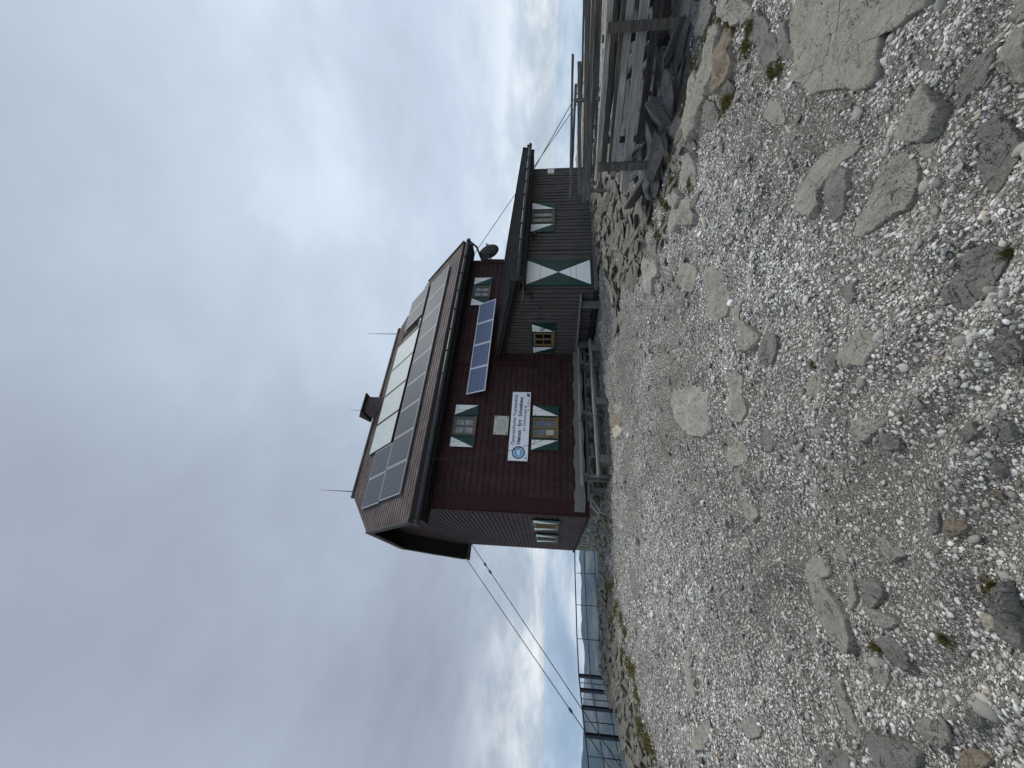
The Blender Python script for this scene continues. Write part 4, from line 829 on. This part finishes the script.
m=MB(); m.box(7.24,7.36,-3.58,-3.53,.4,2.48); m.build('door_post',M['board'],hut)
m=MB(); m.box(5.98,12.55,-3.60,-3.45,.22,.34); m.build('sill_beam',M['post'],hut)
m=MB(); m.box(5.97,6.05,-3.5,0,.15,.30); m.build('sill_beam',M['dark'],hut)
for i,a_ in enumerate((1.35,1.95,2.5)):
    m=MB(); s_=1.6+i*.55; m.tube([FS(s_,.06,2.02),FS(s_,.14,2.0),FS(s_+.03,.16,1.9),FS(s_+.1,.14,1.88)],.018,6); m.build('coat_hook',M['steel'],hut)

def onhut(name,label,cat,group=None): return empty(name,HO,HR,label,cat,group)
# small fittings on the annex -----------------------------------------------
o=onhut('junction_box','small white electric box high on the annex corner boards','box')
m=MB(); m.box(12.08,12.30,-3.63,-3.55,1.66,1.90); m.build('housing',M['white'],o); m=MB(); m.box(12.17,12.21,-3.645,-3.631,1.70,1.86); m.build('cover',M['galv'],o)
o=onhut('wall_lamp','small dark lamp under the annex eaves beside the double door','lamp')
m=MB(); m.tube([(5.98,-3.30,2.40),(5.85,-3.34,2.36)],.02,6); m.build('bracket',M['steel'],o); m=MB(); m.tube([(5.86,-3.34,2.42),(5.84,-3.36,2.26)],[.05,.09],10); m.build('lamp_shade',M['gutter'],o)
o=onhut('wall_lamp','dark lamp on the boards left of the annex window, under the eaves','lamp')
m=MB(); m.tube([(8.35,-3.52,2.32),(8.35,-3.70,2.30)],.02,6); m.build('bracket',M['steel'],o); m=MB(); m.tube([(8.35,-3.70,2.36),(8.35,-3.72,2.20)],[.05,.085],10); m.build('lamp_shade',M['gutter'],o)
# ------------------------------------------------------------------ panels on the roof
al=math.atan(SL); ca,sa_=math.cos(al),math.sin(al)
def roof_panel(t0,t1,s0,s1,kind,lift=.12):
    """s0 lower edge, s1 upper edge"""
    L=(s0-s1)/ca; W=t1-t0
    f=MB(); e=.035
    for x0,x1,y0,y1 in ((-W/2,W/2,0,e),(-W/2,W/2,L-e,L),(-W/2,-W/2+e,e,L-e),(W/2-e,W/2,e,L-e)): f.box(x0,x1,y0,y1,-.02,.03)
    for xx in (-W*.3,W*.3): f.box(xx-.02,xx+.02,.1,L-.1,-.14,-.0151)
    o=f.build('solar_panel' if kind!='collector' else 'solar_collector',M['pvframe'] if kind!='collector' else M['gutter'],hut)
    if kind=='collector': o['label']='white solar collector plate'
    o.location=((t0+t1)/2,-s0,zr(s0)+lift); o.rotation_euler=(al,0,0)
    g=MB(); g.box(-W/2+e,W/2-e,e,L-e,-.015,.022); g.build('glass',M['pv'] if kind!='collector' else M['collector'],o)
ordn=['first','second','third','fourth','fifth','sixth','seventh','eighth','ninth']
ed=[.33+i*1.185 for i in range(10)]
for i in range(9): roof_panel(ed[i]+.012,ed[i+1]-.012,.03,-1.19,'pv')
for i in range(2): roof_panel(.29+i*1.16,.29+(i+1)*1.16-.02,-1.24,-2.45,'pv')
for i in range(4): roof_panel(2.66+i*1.455,2.66+(i+1)*1.455-.05,-1.40,-3.08,'collector')
for i in range(2): roof_panel(9.30+i*1.0,9.30+(i+1)*1.0-.02,-1.47,-2.82,'pv')
m=MB(); m.add([(8.6,1.5,zr(-1.5)+.02),(9.1,1.5,zr(-1.5)+.02),(9.1,2.8,zr(-2.8)+.02),(8.6,2.8,zr(-2.8)+.02),(8.6,1.5,zr(-1.5)+.1),(9.1,1.5,zr(-1.5)+.1),(9.1,2.8,zr(-2.8)+.1),(8.6,2.8,zr(-2.8)+.1)],[(0,3,2,1),(4,5,6,7),(0,1,5,4),(1,2,6,5),(2,3,7,6),(3,0,4,7)]); pb=m.build('pipe_duct',M['gutter'],hut)
for q in range(3): m=MB(); m.tube([(8.7+q*.13,1.5,zr(-1.5)+.16),(8.72+q*.13,2.8,zr(-2.8)+.16)],.025,6); m.build('pipe',M['dark'],pb)
# tilted strip of four modules on the facade
th=math.atan2(.74,.34); L=.81; W=1.095
for q in range(4):
    f=MB(); e=.032
    for a0,a1,b0,b1 in ((.004,W-.004,0,e),(.004,W-.004,L-e,L),(.004,e+.004,e,L-e),(W-e-.004,W-.004,e,L-e)): f.box(a0,a1,b0,b1,-.02,.02)
    mo=f.build('solar_panel',M['whiteframe'],hut,'blue solar panel tilted out from the facade'); mo.location=(4.02+q*W,-.52,3.94); mo.rotation_euler=(th,0,0)
    g=MB(); g.box(e+.004,W-e-.004,e,L-e,-.012,.012); g.build('glass',M['pvblue'],mo)
    m=MB(); m.tube([(W*.5,.05,-.03),(W*.5,.35,-.36)],.015,6); m.build('bracket',M['galv'],mo)
# ------------------------------------------------------------------ sign and plaque
sg=onhut('hut_sign','long white enamel sign with blue lettering and round emblem on brown wall','sign')
S=.085
m=MB(); m.box(1.60,4.22,-S-.02,-S+.005,2.32,2.98); m.build('board',M['signwhite'],sg)
def text(body,size,x,z,mat,parent,align='LEFT',wd=None,y=-S-.0225,bold=0.):
    cu=bpy.data.curves.new('lettering','FONT'); cu.body=body; cu.size=size; cu.extrude=.001; cu.align_x=align; cu.offset=bold; cu.resolution_u=3
    t=bpy.data.objects.new('lettering_source',cu); COL.objects.link(t); bpy.context.view_layer.update()
    me=bpy.data.meshes.new_from_object(t.evaluated_get(bpy.context.evaluated_depsgraph_get())); w0=t.dimensions.x
    bpy.data.objects.remove(t); me.materials.clear(); me.materials.append(mat); me.name='lettering'
    o=bpy.data.objects.new('lettering',me); link(o,parent); sx=(wd/w0) if wd else 1
    o.scale=(sx,1,1); o.rotation_euler=(R(90),0,0); o.location=(x,y,z); return o
text('Österreichischer Touristenklub',.16,2.16,2.80,M['ink'],sg,wd=1.94,bold=.003)
text('Helmut · Erd · Schutzhaus',.18,2.18,2.60,M['ink'],sg,wd=1.82,bold=.006)
text('am Zirbitzkogel',.125,2.66,2.455,M['inkgrey'],sg,wd=.86,bold=.002)
text('2376 m',.085,3.62,2.365,M['inkgrey'],sg,wd=.30,bold=.001)
def disc(r0,r1,cx,cz,y,mat,name,a0=0,a1=360,n=40):
    m=MB(); V=[];F=[]
    for i in range(n+1):
        a=R(a0+(a1-a0)*i/n)
        V+=[(cx+r0*math.cos(a),y,cz+r0*math.sin(a)),(cx+r1*math.cos(a),y,cz+r1*math.sin(a))]
    F=[(2*i,2*i+1,2*i+3,2*i+2) for i in range(n)]
    m.add(V,F); 
    return m.build(name,mat,sg)
disc(.175,.225,1.89,2.64,-S-.024,M['blue'],'emblem_ring'); disc(0.001,.155,1.89,2.64,-S-.0235,M['lblue'],'emblem_disc')
m=MB(); m.add([(1.77,-S-.025,2.60),(1.84,-S-.025,2.70),(1.88,-S-.025,2.65),(1.93,-S-.025,2.73),(2.01,-S-.025,2.60)],[(0,4,3,2,1)]); m.build('emblem_peaks',M['signwhite'],sg)
m=MB(); m.add([(1.95,-S-.0255,2.56),(1.99,-S-.0255,2.56),(1.99,-S-.0255,2.62),(1.95,-S-.0255,2.62)],[(0,1,2,3)]); m.build('emblem_spot',M['yellow'],sg)
for (x,z,wd,h,mt_) in ((4.02,2.36,.13,.10,'ink'),(4.13,2.42,.05,.05,'ink'),(3.28+.3,2.45,.07,.07,'inkgrey'),(3.44,2.36,.09,.06,'yellow'),(1.68,2.36,.06,.06,'inkgrey')):
    m=MB(); m.add([(x,-S-.024,z),(x+wd,-S-.024,z),(x+wd*.8,-S-.024,z+h),(x+wd*.2,-S-.024,z+h)],[(0,1,2,3)]); m.build('small_mark',M[mt_],sg)
for x in (1.64,4.18):
    for z in (2.36,2.94): m=MB(); m.tube([(x,-S-.018,z),(x,-S-.03,z)],.012,8); m.build('screw',M['steel'],sg)
pq=onhut('memorial_plaque','square pale stone plaque with worn lettering above the long sign','sign')
m=MB(); m.box(2.52,3.23,-.11,-.06,3.05,3.56); m.build('slab',M['plaque'],pq)
for q in range(5):
    m=MB(); 
    for r_ in range(6):
        x=2.66+r_*.08; m.box(x,x+rnd.uniform(.02,.055),-.1125,-.109,3.44-q*.07,3.46-q*.07)
    m.build('worn_line',M['inkgrey'],pq)
for x in (2.57,3.18):
    for z in (3.10,3.51): m=MB(); m.tube([(x,-.108,z),(x,-.125,z)],.022,8); m.build('bolt',M['steel'],pq)
# ------------------------------------------------------------------ dish
dp=HW(11.78,.0,4.62); o=empty('satellite_dish',dp,0,"grey satellite dish on the hut's far corner above the annex",'satellite dish')
ax=Vector((.85,.34,.44)).normalized(); u_=Vector((0,0,1)).cross(ax).normalized(); v_=ax.cross(u_)
m=MB(); V=[];F=[]; n=28
for i in range(7):
    q=i/6; 
    for j in range(n):
        a=2*math.pi*j/n; V.append(tuple(u_*math.cos(a)*.44*q+v_*math.sin(a)*.50*q+ax*(.10*q*q)))
for i in range(6):
    for j in range(n): F.append((i*n+j,i*n+(j+1)%n,(i+1)*n+(j+1)%n,(i+1)*n+j))
m.add(V,F,0,True); m.add([tuple(Vector(q)-ax*.015) for q in V],[f[::-1] for f in F],0,True); m.build('reflector',M['dish'],o)
m=MB(); b_=-v_*.50+ax*.10; e_=ax*.62-v_*.06; m.tube([tuple(-v_*.3-ax*.02),tuple(b_),tuple(e_)],.018,6); m.build('arm',M['steel'],o)
m=MB(); m.tube([tuple(e_),tuple(e_-ax*.12+v_*.01)],.045,8); m.build('receiver',M['galv'],o)
m=MB(); m.tube([tuple(-ax*.02),tuple(-ax*.16),tuple(Vector(HW(11.26,.1,4.5))-dp)],.03,8); m.build('mount',M['steel'],o)
# antennas
for (t,z0,z1,lab) in ((1.28,9.85,11.5,'lightning rod on the ridge at the overhanging gable end'),(9.9,9.85,11.7,'lightning rod on the ridge at the end over the dish')):
    o=empty('lightning_rod',HW(t,RS,z0),HR,'thin '+lab,'lightning rod','lightning rods on the roof')
    m=MB(); m.tube([(0,0,0),(0,0,z1-z0)],[.022,.010],6); m.build('rod',M['steel'],o)
    m=MB(); m.tube([(-.12,0,.05),(.12,0,.05)],.02,6); m.tube([(0,0,.25),(.1,.03,.0)],.012,6); m.build('clamp',M['steel'],o)
o=empty('lightning_rod',HW(5.3,RS-.2,10.6),HR,'short thin lightning rod standing on the shingled chimney','lightning rod','lightning rods on the roof')
m=MB(); m.tube([(0,0,0),(0,0,.9)],[.014,.008],6); m.build('rod',M['steel'],o); m=MB(); m.tube([(-.05,0,.1),(.05,0,.1)],.015,6); m.build('clamp',M['steel'],o)
# ------------------------------------------------------------------ furniture before the hut
def spot(t,s,z=None): 
    p=HW(t,s,0); return Vector((p.x,p.y,G1(p.x,p.y) if z is None else z))
# back bench on the wall
o=onhut('wall_bench','weathered bench with a pale live edge back board along the brown wall','bench')
m=MB(); z=.62; V=[]; F=[]; n=40
for i in range(n+1):
    x=.05+6.0*i/n; top=.78+.025*math.sin(i*.7)+.02*math.sin(i*1.9+1); bo=.47+.02*math.sin(i*.9+2)
    V+=[(x,-.14,bo),(x,-.14,top),(x,-.085,top),(x,-.085,bo)]
for i in range(n):
    for j in range(4): F.append((i*4+j,i*4+(j+1)%4,(i+1)*4+(j+1)%4,(i+1)*4+j))
F.append((3,2,1,0)); F.append(tuple(n*4+q for q in range(4))); m.add(V,F); m.build('backrest',M['benchwood'],o)
m=MB(); m.plank((.35,-.42,.38),(5.9,-.42,.38),.34,.05,14,.006); m.build('seat',M['graywd'],o)
for x in (.6,2.3,4.0,5.6): m=MB(); m.box(x,x+.1,-.55,-.2,-.25,.352); m.build('leg',M['graywd'],o)
# table
o=onhut('trestle_table','long weathered plank table between the two benches before the hut','table')
for q in range(4): m=MB(); m.plank((.55+rnd.uniform(-.1,.1),-.93-q*.19,.655),(5.05+rnd.uniform(-.15,.2),-.93-q*.19,.70),.175,.045,14,.006); m.build('table_plank',M['benchwood'],o)
for x in (.75,2.72,4.6):
    m=MB(); m.box(x,x+.09,-1.5,-.88,.52,.615); m.build('crossbeam',M['graywd'],o)
    for y in (-1.0,-1.38): m=MB(); m.tube([(x+.045,y,-.3),(x+.045,y,.515)],.055,8); m.build('leg',M['graywd'],o)
m=MB(); m.plank((.8,-1.19,.12),(4.65,-1.19,.16),.05,.12,10,.006); m.build('stretcher',M['graywd'],o)
o=onhut('plank_bench','low bench of one long pale plank in front of the table','bench')
m=MB(); m.plank((.62,-1.98,.265),(5.15,-1.98,.36),.30,.055,16,.008); m.build('seat',M['benchwood'],o)
for x in (.95,2.75,4.7):
    m=MB(); m.box(x,x+.22,-2.1,-1.86,-.35,.232+(x-.6)*.021); m.build('leg',M['graywd'],o)
m=MB(); m.plank((.95,-1.9,-.02),(1.5,-1.9,.22),.05,.07,3,.004); m.build('brace',M['graywd'],o)
m=MB(); m.plank((1.0,-1.98,-.08),(4.9,-1.98,.0),.06,.10,8,.006); m.build('stretcher',M['graywd'],o)
o=onhut('short_bench','short plank bench against the annex side, under the small dark window','bench')
m=MB(); m.plank((5.82,-3.35,.74),(5.82,-.5,.70),.32,.05,8,.006); m.build('seat',M['benchwood'],o)
for y in (-3.0,-.9): m=MB(); m.box(5.72,5.94,y-.06,y+.06,-.05,.672); m.build('leg',M['graywd'],o)
# ------------------------------------------------------------------ wires
def cable(name,pts,label,cat='cable',r=.012,sag=0.,clamps=(),group=None):
    a=Vector(pts[0]); o=empty(name,a,0,label,cat,group); P=[]
    if len(pts)==2:
        b=Vector(pts[1])
        for i in range(25):
            q=i/24; P.append(tuple(a.lerp(b,q)-a-Vector((0,0,sag*4*q*(1-q)))))
    else: P=[tuple(Vector(p)-a) for p in pts]
    m=MB(); m.tube(P,r,6); m.build('wire',M['wire'],o)
    for q in clamps:
        i=q*(len(P)-1); p=Vector(P[int(i)]).lerp(Vector(P[min(int(i)+1,len(P)-1)]),i-int(i)); d=(Vector(P[-1])-Vector(P[0])).normalized()
        m=MB(); m.tube([tuple(p-d*.12),tuple(p-d*.04),tuple(p+d*.04),tuple(p+d*.12)],[r*1.2,r*3,r*3,r*1.2],6); m.build('turnbuckle',M['steel'],o)
cable('hanging_wire',[HW(1.33,.72,5.45),HW(1.36,.66,4.9),HW(1.45,.66,4.2),HW(1.6,.7,3.3),HW(1.73,.75,2.75),HW(1.95,.95,1.95),HW(2.15,1.25,1.3),HW(2.35,1.7,.8),spot(2.4,2.3)+Vector((0,0,.1))],'thin slack wire hanging from the eaves down to three stones','wire',.010)
def ext(a,b,q): a=Vector(a);b=Vector(b); return a+(b-a)*q
cable('guy_cable',[(-8.67,18.74,5.6),ext((-8.67,18.74,5.6),(-12.33,14,.16),1.27)],'outer guy cable from the gable corner down past the steel railing','cable',.016,0,(.72,),'guy cables holding the hut roof')
cable('guy_cable',[(-7.85,18.53,5.3),ext((-7.85,18.53,5.3),(-11.59,14,.25),1.36)],'inner guy cable from under the gable overhang to the steel railing','cable',.016,0,(.12,.16),'guy cables holding the hut roof')
cable('guy_cable',[(5.98,17.9,5.42),(12.4,16.2,.3)],'guy cable running from beside the dish down behind the wooden fence','cable',.014,0,(),'guy cables holding the hut roof')
cable('guy_cable',[HW(10.9,4.05,2.62),(12.6,15.6,.3)],'guy cable from the annex eaves down behind the wooden fence','cable',.014,0,(),'guy cables holding the hut roof')
# ------------------------------------------------------------------ steel railing at the drop
o=empty('steel_railing',(-12.5,14,-1.3),0,'dark steel railing with thick posts at the plateau edge above the valley','railing'); off=Vector((-12.5,14,-1.3))
path=[(-12.30,11.4),(-12.42,13.91),(-12.48,15.16),(-12.53,16.08),(-12.58,16.93),(-11.88,18.31),(-10.89,19.37),(-9.87,20.52),(-8.6,21.2),(-7.0,21.8)]
for z,rr_ in ((.13,.032),(-.37,.022),(-.92,.022)):
    m=MB(); m.tube([tuple(Vector((x,y,z))-off) for x,y in path],rr_,6); m.build('rail',M['steel'],o)
for x,y in [(-12.30,11.4)]+path[1:5]:
    m=MB(); q=Vector((x,y,0))-off; m.box(q.x-.05,q.x+.05,q.y-.065,q.y-.05,q.z-2.4,q.z+.15); m.box(q.x-.05,q.x+.05,q.y+.05,q.y+.065,q.z-2.4,q.z+.15); m.box(q.x-.012,q.x+.012,q.y-.05,q.y+.05,q.z-2.4,q.z+.15); m.build('post',M['steel'],o)
for x,y in [(-12.4,13.1),(-12.45,14.5),(-12.50,15.6),(-12.55,16.5)]+path[5:9]:
    m=MB(); m.tube([tuple(Vector((x,y,-1.0 if y<17 else -.94))-off),tuple(Vector((x,y,.13))-off)],.016,6); m.build('upright',M['steel'],o)
for x,y in path[5:9]:
    m=MB(); m.tube([tuple(Vector((x+.05,y+.02,-1.9))-off),tuple(Vector((x+.05,y+.02,-.9))-off)],.02,6); m.build('upright',M['steel'],o)
# ------------------------------------------------------------------ wooden fence close by
P1=Vector((4.22,4.62,.08)); P2=Vector((3.13,5.60,.10)); fd=(P2-P1); fd.z=0; fd.normalize(); fn=Vector((-fd.y,fd.x,0))  # towards far side
if fn.y<0: fn=-fn
o=empty('wooden_fence',P1,0,'near weathered fence of thick squared rails on short posts beside the gravel','fence')
def fr(a,da,z,b,db,z2,w,h,mat='fencerail',nm='rail',jit=.005,side=0.):
    m=MB(); p=P1+fd*da+fn*side-Vector((0,0,P1.z)); q=P2+fd*db+fn*side-Vector((0,0,P2.z)); p.z=z;q.z=z2
    m.plank(p-P1,q-P1,w,h,14,jit); return m.build(nm,M[mat],o)
for p,ht in ((P1,1.03),(P2,1.00)):
    m=MB(); a=p-P1; m.plank((a.x,a.y,-.25),(a.x,a.y,ht-P1.z),.10,.085,8,.004,up=tuple(fn)); m.build('post',M['fencedark'],o)
fr(P1,-1.7,1.05,P2,.20,.985,.09,.07,side=.10)
fr(P1,-1.7,.875,P2,.12,.80,.05,.075,side=.13,mat='fencedark')
fr(P1,-1.7,.80,P2,.14,.765,.07,.085,side=.09)
fr(P1,-1.7,.635,P2,.36,.575,.115,.10,side=.10,mat='fencerail')
fr(P1,-1.2,.98,P2,.05,.90,.04,.10,side=.34,mat='fencedark')
fr(P1,-1.0,.70,P2,.30,.70,.05,.07,side=.55,mat='fencedark')
fr(P1,-1.5,.93,P2,-.1,.95,.05,.09,side=.62,mat='fencedark')
fr(P1,-1.6,.80,P2,.15,.86,.06,.08,side=.78,mat='fencedark')
fr(P1,-1.2,.56,P2,.05,.50,.05,.10,side=.70,mat='fencedark')
fr(P1,-1.4,.42,P2,-.2,.40,.07,.09,side=.40,mat='fencedark')
fr(P1,-.9,.30,P2,-.35,.22,.12,.11,side=.55,mat='fencedark')
fr(P1,-1.5,1.12,P2,-.4,1.05,.05,.06,side=.95,mat='fencedark')
for da,ln,z0,z1 in ((-.25,.75,.05,.55),(1.05,.55,.0,.42)):
    m=MB(); p=fd*da+fn*.2; q=fd*(da+ln)+fn*.75; m.plank((p.x,p.y,z0-.1),(q.x,q.y,z1),.10,.07,6,.006); m.build('brace',M['fencedark'],o)
for da,sd_,zt_ in ((.1,.62,.95),(1.25,.66,.93)):
    m=MB(); p=fd*da+fn*sd_; m.plank((p.x,p.y,-.25),(p.x,p.y,zt_),.08,.08,5,.006,up=tuple(fn)); m.build('post',M['fencedark'],o)
# fence farther back by the annex
o=empty('wooden_fence',(7,9.7,0),0,'farther grey fence of thin uneven boards overlapping the annex end','fence'); off=Vector((7,9.7,0))
def ln(x): return 9.3+(7.8-x)*.29
def r2(x0,z0,x1,z1,w=.035,h=.055,mat='backrail',dy=0): 
    m=MB(); m.plank(Vector((x0,ln(x0)+dy,z0))-off,Vector((x1,ln(x1)+dy,z1))-off,w,h,12,.006); m.build('rail',M[mat],o)
r2(7.9,1.25,4.86,1.205); r2(7.35,1.15,5.0,1.17,dy=.05); r2(7.75,1.09,4.95,.955,h=.085); r2(9.3,.98,4.75,.85,h=.095,mat='backrail',dy=-.05)
r2(9.6,.82,4.8,.76,h=.11,mat='backrail',dy=-.05); r2(8.9,.64,5.2,.60,h=.06,dy=.06); r2(9.4,1.03,6.6,1.02,h=.05,dy=.09); r2(9.0,.90,5.6,.80,h=.05,dy=.10); r2(8.4,.72,5.4,.70,h=.05,dy=.12); r2(8.0,.50,5.0,.45,h=.09,dy=.05); r2(9.6,.42,6.2,.36,h=.1,dy=.05)
for x,z0,z1 in ((8.95,-.1,.86),(7.0,-.1,1.17),(6.15,-.1,.90),(5.05,-.1,1.0)):
    m=MB(); m.plank(Vector((x,ln(x)+.02,z0))-off,Vector((x,ln(x)+.02,z1))-off,.075,.06,5,.005,up=(0,-1,0)); m.build('post',M['graywd'],o)
m=MB(); m.plank(Vector((6.2,ln(6.2)+.3,.1))-off,Vector((6.9,ln(6.9)+.5,.9))-off,.06,.08,5,.005); m.build('brace',M['graywd'],o)
# logs lying at the near post
for i,(a,b,z,rr_,lab) in enumerate(((-.42,.12,.18,.085,'dark round log lying lowest behind the near fence post'),(-.40,.30,.36,.095,'thick sawn log in the middle of the stack behind the near fence post'),(-.48,.16,.53,.08,'thin log on top of the stack behind the near fence post'))):
    p=P1+fd*a+fn*b; p.z=z; q=fd*-.25+fn*1.1
    o=empty('log',p,0,lab,'log','logs stacked behind the near fence')
    m=MB(); n=7; m.tube([tuple(q*j/n+Vector((0,0,.01*math.sin(j*2)))) for j in range(n+1)],[rr_*(1+.05*math.sin(j*2.3+i)) for j in range(n+1)],14,cap=False); m.build('bark',M['graywd'],o)
    m=MB(); m.tube([tuple(-q.normalized()*.004),tuple(q.normalized()*.01)],rr_*.93,14); m.build('cut_end',M['post'],o)
# beam lying behind the fence
o=empty('beam',P1+fd*.2+fn*.75,0,'long squared beam lying on the ground behind the near fence','beam')
m=MB(); m.plank((0,0,.12),tuple(fd*1.7+Vector((0,0,.10))),.14,.13,10,.006); m.build('timber',M['graywd'],o)
